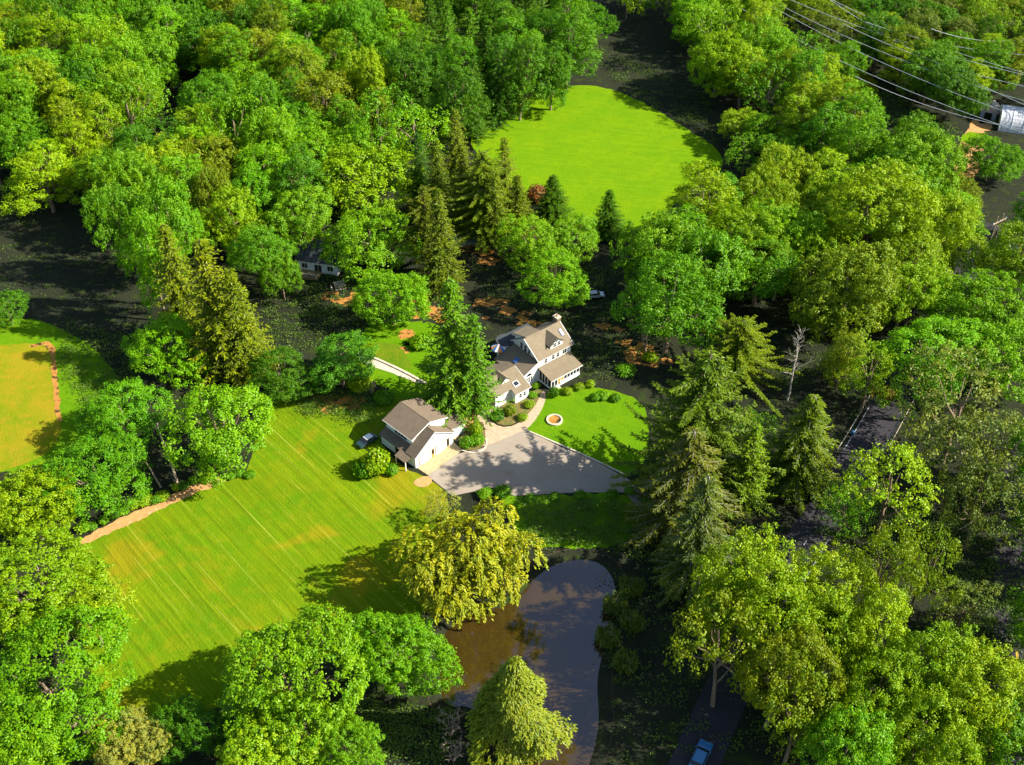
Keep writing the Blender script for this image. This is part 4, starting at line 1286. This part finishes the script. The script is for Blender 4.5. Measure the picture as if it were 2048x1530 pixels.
    for i in range(n):
        if i in (2, 3):
            MB().box(xs[i] + .13, py + .16, .354, xs[i + 1], py + .19, 2.2).build('amber_panel', M['tanwood'], h)
        else:
            MB().box(xs[i] + .132, py + .15, 1.0 if i > 2 else .42, xs[i + 1] - .002, py + .17, 2.55).build('porch_pane', M['glass'], h)
    ys = [py + .3 + i * .92 for i in range(5)]
    for y in ys[1:]:
        MB().box(px0 + .02, y - .06, .354, px0 + .14, y + .06, 2.7 + (y - py) * .22).build('porch_post', M['white'], h)
    MB().box(px0 + .15, py + .25, .36, px0 + .17, -.05, 2.6).build('porch_side_screen', M['dark'], h)
    # wing A: roof falling away from the main gable
    MB().extr([(-.004, 0, -.2), (-4.7, 0, -.2), (-4.7, 0, 3.35), (-.004, 0, 5.4)], (0, 8.2, 0)).build('middle_wing_wall', W, h)
    slab('middle_wing_roof', [(-.006, -.35, 5.42), (-.006, 8.5, 5.42), (-5.1, 8.5, 3.2), (-5.1, -.35, 3.2)], R_, h, .16)
    strip('middle_wing_fascia', (-.1, -.37, 5.46), (-5.12, -.37, 3.28), .10, M['white'], h)
    for i in range(3):
        window(h, (-3.35 + i * .62, 0, 1.1), (1, 0, 0), (0, -1, 0), .42, 1.35, (1, 2), .06)
    half_round(h, (-2.5, 0, 2.72), (1, 0, 0), (0, -1, 0), .72)
    MB().extr([(-3.2, 3.6, 4.22), (-3.2, 4.5, 4.22), (-2.1, 4.5, 4.70), (-2.1, 3.6, 4.70)], (-.06, 0, .2)).build('blue_skylight', M['blueglass'], h)
    # wing B: low gabled wing in front
    MB().extr([(-8.3, -2.6, -.2), (-8.3, 7.5, -.2), (-8.3, 7.5, 2.75), (-8.3, 2.45, 4.85), (-8.3, -2.6, 2.75)], (3.55, 0, 0)).build('low_wing_wall', W, h)
    MB().extr([(-12.5, -1.2, -.2), (-12.5, 7.4, -.2), (-12.5, 7.4, 2.7), (-12.5, 2.45, 4.78), (-12.5, -1.2, 3.2)], (4.196, 0, 0)).build('low_wing_wall', W, h)
    slab('low_wing_roof', [(-8.6, -2.95, 2.60), (-4.4, -2.95, 2.60), (-4.4, 2.45, 4.87), (-8.6, 2.45, 4.87)], R_, h, .15)
    slab('low_wing_roof', [(-12.9, -1.5, 3.21), (-8.61, -1.5, 3.21), (-8.61, 2.45, 4.87), (-12.9, 2.45, 4.87)], R_, h, .15)
    slab('low_wing_roof', [(-12.9, 7.9, 2.58), (-4.4, 7.9, 2.58), (-4.4, 2.45, 4.87), (-12.9, 2.45, 4.87)], R_, h, .15)
    strip('low_wing_fascia', (-8.6, -2.97, 2.66), (-4.38, -2.97, 2.66), .08, M['white'], h)
    strip('low_wing_fascia', (-4.38, -2.97, 2.68), (-4.38, 2.45, 4.95), .08, M['white'], h)
    window(h, (-7.3, -2.6, .95), (1, 0, 0), (0, -1, 0), .6, 1.15, (1, 2))
    window(h, (-6.2, -2.6, .95), (1, 0, 0), (0, -1, 0), .6, 1.15, (1, 2))
    # skylight: curb with dark pane
    k = (4.87 - 2.60) / 5.4
    def zr(y): return 2.60 + (y + 2.95) * k + .17
    s = MB().extr([(-7.6, -1.6, zr(-1.6)), (-6.2, -1.6, zr(-1.6)), (-6.2, -.5, zr(-.5)), (-7.6, -.5, zr(-.5))], (0, 0, .16)).build('skylight', M['white'], h)
    MB().extr([(-7.45, -1.48, zr(-1.48) + .165), (-6.35, -1.48, zr(-1.48) + .165), (-6.35, -.62, zr(-.62) + .165), (-7.45, -.62, zr(-.62) + .165)], (0, 0, .02)).build('pane', M['glass'], s)
    # small white dormer on the low wing
    d = MB().extr([(-9.6, .2, 3.6), (-7.6, .2, 3.6), (-7.6, .2, 4.5), (-8.6, .2, 5.3), (-9.6, .2, 4.5)], (0, 3.0, 0)).build('small_dormer', M['white'], h)
    slab('small_dormer_roof', [(-9.85, 0, 4.34), (-8.6, 0, 5.32), (-8.6, 3.3, 5.32), (-9.85, 3.3, 4.34)], R_, d, .1)
    slab('small_dormer_roof', [(-7.35, 0, 4.34), (-8.6, 0, 5.32), (-8.6, 3.3, 5.32), (-7.35, 3.3, 4.34)], R_, d, .1)
    # rounded rear bay with dark flat roof
    MB().lathe([(1.9, -.2), (1.9, 5.3)], 28, (-.7, 10.0, 0)).build('round_bay', W, h, smooth=True)
    MB().lathe([(2.15, 5.3), (2.15, 5.5), (0, 5.6)], 28, (-.7, 10.0, 0)).build('round_bay_roof', M['darkroof'], h)
    MB().box(1.2, 8.204, -.2, 6.5, 11.5, 5.2).build('rear_wall', W, h)
    MB().box(1.0, 8.61, 5.204, 6.8, 11.8, 5.35).build('rear_roof', M['darkroof'], h)
    # porch steps
    for i in range(2):
        MB().box(1.0, -4.35 - i * .35, -.05, 2.4, -4.004 - i * .35, .24 - i * .12).build('porch_step', M['stone_light'], h)
    return h
house()
def L2W(o, ang, p):
    c, s = cos(ang), sin(ang)
    return (o[0] + p[0] * c - p[1] * s, o[1] + p[0] * s + p[1] * c, p[2])
def parasol():
    x, y, z = L2W((5.52, 179.2), radians(39.2), (-3.0, 9.6, 0))
    r = empty('parasol', (x, y, 0), 0, 'tall orange and blue striped parasol beside the rounded rear bay', 'parasol')
    MB().bar((0, 0, 0), (0, 0, 5.6), .05, 8).build('pole', M['white'], r)
    for k, (nm, mt) in enumerate((('orange_canopy', 'orange'), ('blue_canopy', 'bluecloth'), ('white_canopy', 'white'))):
        mb = MB()
        for i in range(12):
            if i % 3 != k: continue
            a, b = i * pi / 6, (i + 1) * pi / 6
            mb.quad((0, 0, 5.6), (1.6 * cos(a), 1.6 * sin(a), 4.7), (1.6 * cos(b), 1.6 * sin(b), 4.7))
            mb.quad((1.6 * cos(a), 1.6 * sin(a), 4.7), (1.55 * cos(a), 1.55 * sin(a), 4.4), (1.55 * cos(b), 1.55 * sin(b), 4.4), (1.6 * cos(b), 1.6 * sin(b), 4.7))
        mb.build(nm, M[mt], r)
parasol()

# ------------------------------------------------------------------ second white house among the trees
def back_house():
    p = G(598, 540)
    h = empty('back_house', p, radians(-14), 'white house half hidden in the trees up the slope from the stone path', 'house')
    W = M['siding']; R_ = M['shingle']
    MB().extr([(0, 0, -.2), (0, 8, -.2), (0, 8, 3.6), (0, 4, 6.4), (0, 0, 3.6)], (10, 0, 0)).build('wall', W, h)
    slab('roof', [(-.5, -.6, 3.18), (10.5, -.6, 3.18), (10.5, 4, 6.42), (-.5, 4, 6.42)], M['darkroof'], h)  # dark shingles stand in for the shade lying on this roof
    slab('roof', [(-.5, 8.6, 3.18), (10.5, 8.6, 3.18), (10.5, 4, 6.42), (-.5, 4, 6.42)], M['darkroof'], h)
    MB().box(-1.5, -3.2, -.1, 6, -.02, .5).build('deck', M['wood'], h)
    mb = MB()
    for x in (-1.4, .9, 3.2, 5.8): mb.box(x, -3.15, .5, x + .1, -3.05, 1.4)
    mb.box(-1.4, -3.15, 1.402, 5.9, -3.05, 1.5)
    mb.build('deck_railing', M['white'], h)
    window(h, (1, 0, 1), (1, 0, 0), (0, -1, 0), 1.4, 1.3, (2, 1))
    window(h, (4.2, 0, .2), (1, 0, 0), (0, -1, 0), 1.8, 2.1, (2, 1), name='patio_door')
    window(h, (7.5, 0, 1), (1, 0, 0), (0, -1, 0), 1.4, 1.3, (2, 1))
back_house()
def steps():
    p = G(672, 582)
    r = empty('garden_steps', p, radians(20), 'pale slatted garden steps in the dark below the half hidden white house', 'steps')
    for i in range(4):
        MB().box(0, i * .85, 0, 2.6, i * .85 + .35, .15 + i * .16).build('tread', M['stone_light'], r)
    MB().box(-.9, -.6, 0, -.7, 1.9, .7).build('side_wall', M['stone_light'], r)
steps()

# ------------------------------------------------------------------ swimming pool behind the pines
def pool():
    p = G(912, 478)
    r = empty('swimming_pool', p, radians(8), 'swimming pool with pale stone surround glimpsed behind the conifers', 'swimming pool')
    x, y = 7.0, 3.6
    mb = MB()
    mb.box(-x, -y, 0, x, -y + 1.6, .12); mb.box(-x, y - 1.6, 0, x, y, .12); mb.box(-x, -y + 1.6, 0, -x + 1.6, y - 1.6, .12); mb.box(x - 1.6, -y + 1.6, 0, x, y - 1.6, .12)
    mb.build('pool_surround', M['curb'], r)
    MB().quad((-x + 1.6, -y + 1.6, .06), (x - 1.6, -y + 1.6, .06), (x - 1.6, y - 1.6, .06), (-x + 1.6, y - 1.6, .06)).build('pool_water', M['pool'], r)
pool()

# ------------------------------------------------------------------ fire pit
def firepit():
    p = G(1109, 841)
    r = empty('fire_pit', p, 0, 'round fire pit ring of pale stone with orange gravel on the front lawn', 'fire pit')
    MB().lathe([(1.32, .03), (1.32, .34), (1.68, .34), (1.68, .0)], 40).build('stone_ring', M['curb'], r)
    MB().lathe([(1.33, .14), (.01, .17)], 40).build('gravel', M['litter'], r)
firepit()

# ------------------------------------------------------------------ shed and hoop greenhouse at the right
def greenhouse():
    p = G(1996, 262)
    r = empty('hoop_greenhouse', (p.x, p.y, 0), radians(-18), 'white arched hoop greenhouse at the upper right edge of the photo', 'greenhouse')
    Lh, R0 = 26, 5.5
    arc = [(R0 * cos(t), R0 * .95 * sin(t)) for t in [pi * i / 16 for i in range(17)]]
    mb = MB()
    n0 = len(mb.v)
    m = NT('greenhouse_sheet'); c = m.mix(m.step(m.noise(.6, 4, .6, m.mapping(m.obj(), (6, 1, 1))), .4, .65), (.62, .62, .64), (.40, .42, .48)); m.principled(c, .45, .4)
    P = [(0, R0 + a, b) for a, b in arc]
    for i in range(16):
        a, b = P[i], P[i + 1]
        mb.quad((0, a[1], a[2]), (Lh, a[1], a[2]), (Lh, b[1], b[2]), (0, b[1], b[2]))
    mb.build('plastic_cover', m.m, r, smooth=True)
    MB().extr([(0, R0 + a, b) for a, b in arc], (.06, 0, 0)).build('end_wall', M['white'], r)
    for k in range(9):
        mb = MB(); x = k * Lh / 8
        for i in range(16):
            a, b = P[i], P[i + 1]
            mb.bar((x, R0 + (a[1] - R0) * 1.012, a[2] * 1.012), (x, R0 + (b[1] - R0) * 1.012, b[2] * 1.012), .07, 5)
        mb.build('hoop', M['cable'], r)
    MB().box(-.06, R0 - 1, 0, -.01, R0 + 1, 2.3).build('door', M['dark'], r)
greenhouse()
def shed():
    p = G(1958, 236)
    r = empty('shed', p, radians(-30), 'small grey garden shed left of the hoop greenhouse', 'shed')
    MB().extr([(0, 0, -.1), (4.5, 0, -.1), (4.5, 0, 2.6), (2.25, 0, 4.0), (0, 0, 2.6)], (0, 5, 0)).build('wall', M['skyglass'], r)
    slab('roof', [(-.3, -.3, 2.41), (2.25, -.3, 4.02), (2.25, 5.3, 4.02), (-.3, 5.3, 2.41)], M['bark_grey'], r, .1)
    slab('roof', [(4.8, -.3, 2.41), (2.25, -.3, 4.02), (2.25, 5.3, 4.02), (4.8, 5.3, 2.41)], M['bark_grey'], r, .1)
    MB().box(1.2, -.04, 0, 3.3, -.004, 2.2).build('door', M['dark'], r)
shed()

# ------------------------------------------------------------------ cars
def car(x, y, rz, paint, label, roof=None, Lc=4.6, Wc=1.8, name='parked_car', z=.045):
    r = empty(name, (x, y, z), rz, label, 'car')
    hw = Wc / 2
    prof = [(-Lc / 2, .35), (-Lc / 2, .85), (-Lc / 2 + .55, .98), (Lc / 2 - 1.15, .95), (Lc / 2 - .12, .78), (Lc / 2, .60), (Lc / 2, .35)]
    b = MB().extr([(a, -hw, c) for a, c in prof], (0, Wc, 0)).build('body', paint, r, .06)
    cab = [(-Lc / 2 + .45, .99), (-Lc / 2 + .95, 1.42), (.35, 1.44), (1.15, .96)]
    mb = MB()
    k = len(mb.v)
    lo, hi = hw - .06, hw - .24
    (a0, z0), (a1, z1), (a2, z2), (a3, z3) = cab
    base = [(a0, -lo, z0), (a3, -lo, z3), (a3, lo, z3), (a0, lo, z0)]
    top = [(a1, -hi, z1), (a2, -hi, z2), (a2, hi, z2), (a1, hi, z1)]
    for i in range(4):
        j = (i + 1) % 4
        mb.quad(base[i], base[j], top[j], top[i])
    mb.build('windows', M['glass'], r)
    MB().extr([(a1 - .02, -hi - .02, z1), (a2 + .02, -hi - .02, z2), (a2 + .02, hi + .02, z2), (a1 - .02, hi + .02, z1)], (0, 0, .06)).build('roof', roof or paint, r, .02)
    for sx in (-Lc / 2 + .85, Lc / 2 - .85):
        for sy in (-1, 1):
            w = MB().bar((sx, sy * (hw - .2), .34), (sx, sy * (hw + .01), .34), .34, 18).build('wheel', M['tyre'], r)
            MB().bar((sx, sy * (hw + .012), .34), (sx, sy * (hw + .03), .34), .20, 12).build('rim', M['chrome'], w)
    for sy in (-1, 1):
        MB().box(Lc / 2 - .02, sy * .62 - .18, .60, Lc / 2 + .02, sy * .62 + .18, .74).build('headlight', M['chrome'], r)
        MB().box(-Lc / 2 - .02, sy * .66 - .12, .66, -Lc / 2 + .02, sy * .66 + .12, .82).build('tail_light', M['orange'], r)
        MB().box(.75, sy * (hw + .02) - .02, .95, .95, sy * (hw + .16), 1.08).build('mirror', paint, r)
    return r
blue = flat('blue_paint', (.03, .17, .38), .3, .5, coat=.6, var=0)
green = flat('dark_green_paint', (.02, .05, .05), .3, .5, coat=.6, var=0)
silver = flat('silver_paint', (.50, .52, .56), .35, .5, .3, .6, var=0)
p = G(1398, 1516)
car(p.x + .2, p.y, radians(62), blue, 'blue car driving out of the bottom edge on the shaded road', Lc=5.4, Wc=2.1)
p = G(734, 886)
car(p.x, p.y, radians(225), green, 'dark car with a white roof parked in shade left of the garage', roof=M['white'], Lc=4.4, z=.0)
p = G(1190, 594)
car(p.x, p.y, radians(8), silver, 'silver car parked in deep shade behind the main house', Lc=4.3, z=.0)

# ------------------------------------------------------------------ barrel, wires, poles, rails
def barrel():
    p = G(1705, 869)
    r = MB().lathe([(0, 0), (.36, 0), (.38, .3), (.36, .6), (.38, .85), (.34, 1.0), (0, 1.0)], 18).build('barrel', M['tarp'], smooth=True)
    r.location = p; r['label'] = 'blue barrel standing beside the shaded road'; r['category'] = 'barrel'
barrel()
WIRES = [((1536, 30), (1659, 107), (1931, 228)), ((1552, 0), (1662, 88), (1934, 198)), ((1574, 0), (1764, 96), (1956, 176)), ((1623, 0), (1800, 74), (2048, 152)), ((1692, 3), (1827, 88), (2048, 212)),
         ((1733, 52), (1862, 108), (2048, 175)), ((1774, 41), (1850, 70), (2048, 112)), ((1890, 49), (1960, 60), (2048, 82)), ((1700, 0), (1860, 50), (2048, 148)), ((1755, 154), (1850, 178), (2048, 262))]
for i, (a, b, c) in enumerate(WIRES):
    A, Cc = G(*a, 17.0), G(*c, 13.0)
    Bm = G(*b, 13.0)
    d = (Cc - A)
    A2 = A - d * .15; C2 = Cc + d * .35
    pts = []
    for k in range(25):
        t = k / 24
        q = A2 + (C2 - A2) * t
        q.z = 15.5 - 4 * t * (1 - t) * 3.0
        pts.append(q)
    V, F = tubes([(np.array([tuple(q) for q in pts]), np.full(25, .07))], 5)
    o = link('power_line', npmesh('power_line', V, [F], [M['cable']], smooth=True))
    tag(o, ['lowest and leftmost pale overhead wire at the top right', 'second pale overhead wire from the left at the top right', 'third overhead wire from the left at the top right', 'fourth overhead wire from the left at the top right', 'fifth overhead wire from the left at the top right',
            'overhead wire crossing the middle of the far corner wood', 'overhead wire near the top of the far corner wood', 'short topmost overhead wire at the right edge', 'overhead wire starting at the top edge above the far corner wood', 'overhead wire passing just above the greenhouse'][i], 'power line', 'overhead power lines')
def pole_frame():
    p = G(1972, 522)
    r = empty('utility_pole', p, radians(35), 'tall pale two legged utility pole frame at the right edge of the wood', 'utility pole')
    for x in (-1.1, 1.1):
        MB().bar((x, 0, 0), (x, 0, 13), .16, 8, .11).build('pole', M['bark_pale'], r)
    MB().box(-2.6, -.22, 11.2, 2.6, -.06, 11.45).build('crossarm', M['bark_pale'], r)
    mb = MB(); mb.bar((-1.1, .18, 6), (1.1, .18, 10.5), .05); mb.bar((1.1, .2, 6), (-1.1, .2, 10.5), .05)
    mb.build('brace', M['bark_pale'], r)
    for x in (-2.4, 0, 2.4):
        MB().lathe([(.0, 0), (.12, 0), (.16, .12), (.08, .2), (.14, .3), (0, .34)], 10, (x, -.14, 11.45)).build('insulator', M['chrome'], r)
pole_frame()
def tarp():
    p = G(2022, 500)
    mb = MB()
    n = 10
    for i in range(n):
        for j in range(n):
            def q(a, b):
                x = -1.3 + 2.6 * a / n; y = -2.6 + 5.2 * b / n
                return (x, y, .9 + .35 * cos(x * 1.2) * cos(y * .6) + .08 * sin(5 * x + 3 * y))
            mb.quad(q(i, j), q(i + 1, j), q(i + 1, j + 1), q(i, j + 1))
    o = mb.build('tarp', M['tarp'], smooth=True)
    o.location = p
    tag(o, 'blue tarpaulin spread over a heap below the utility pole', 'tarpaulin')
tarp()
def guard(side, i0, i1, label):
    P = offset_path(ROADC, side)
    seg = [q for q in P if G(0, 915).y < q[1] < G(0, 780).y]
    if len(seg) < 2: return
    r = empty('guard_rail', (seg[0][0], seg[0][1], 0), 0, label, 'guard rail')
    mb = MB()
    ox, oy = seg[0]
    for a, b in zip(seg[:-1], seg[1:]):
        mb.bar((a[0] - ox, a[1] - oy, .75), (b[0] - ox, b[1] - oy, .75), .09, 4)
    mb.build('rail', M['bark_grey'], r)
    L = 0; last = None
    for a in seg:
        if last is None or math.hypot(a[0] - last[0], a[1] - last[1]) > 1.6:
            MB().box(a[0] - ox - .07, a[1] - oy - .07, 0, a[0] - ox + .07, a[1] - oy + .07, .7).build('rail_post', M['bark_grey'], r)
            last = a
guard(4.1, 0, 0, 'pale guard rail on the left side of the shaded road')
guard(-4.1, 0, 0, 'pale guard rail on the right side of the shaded road')
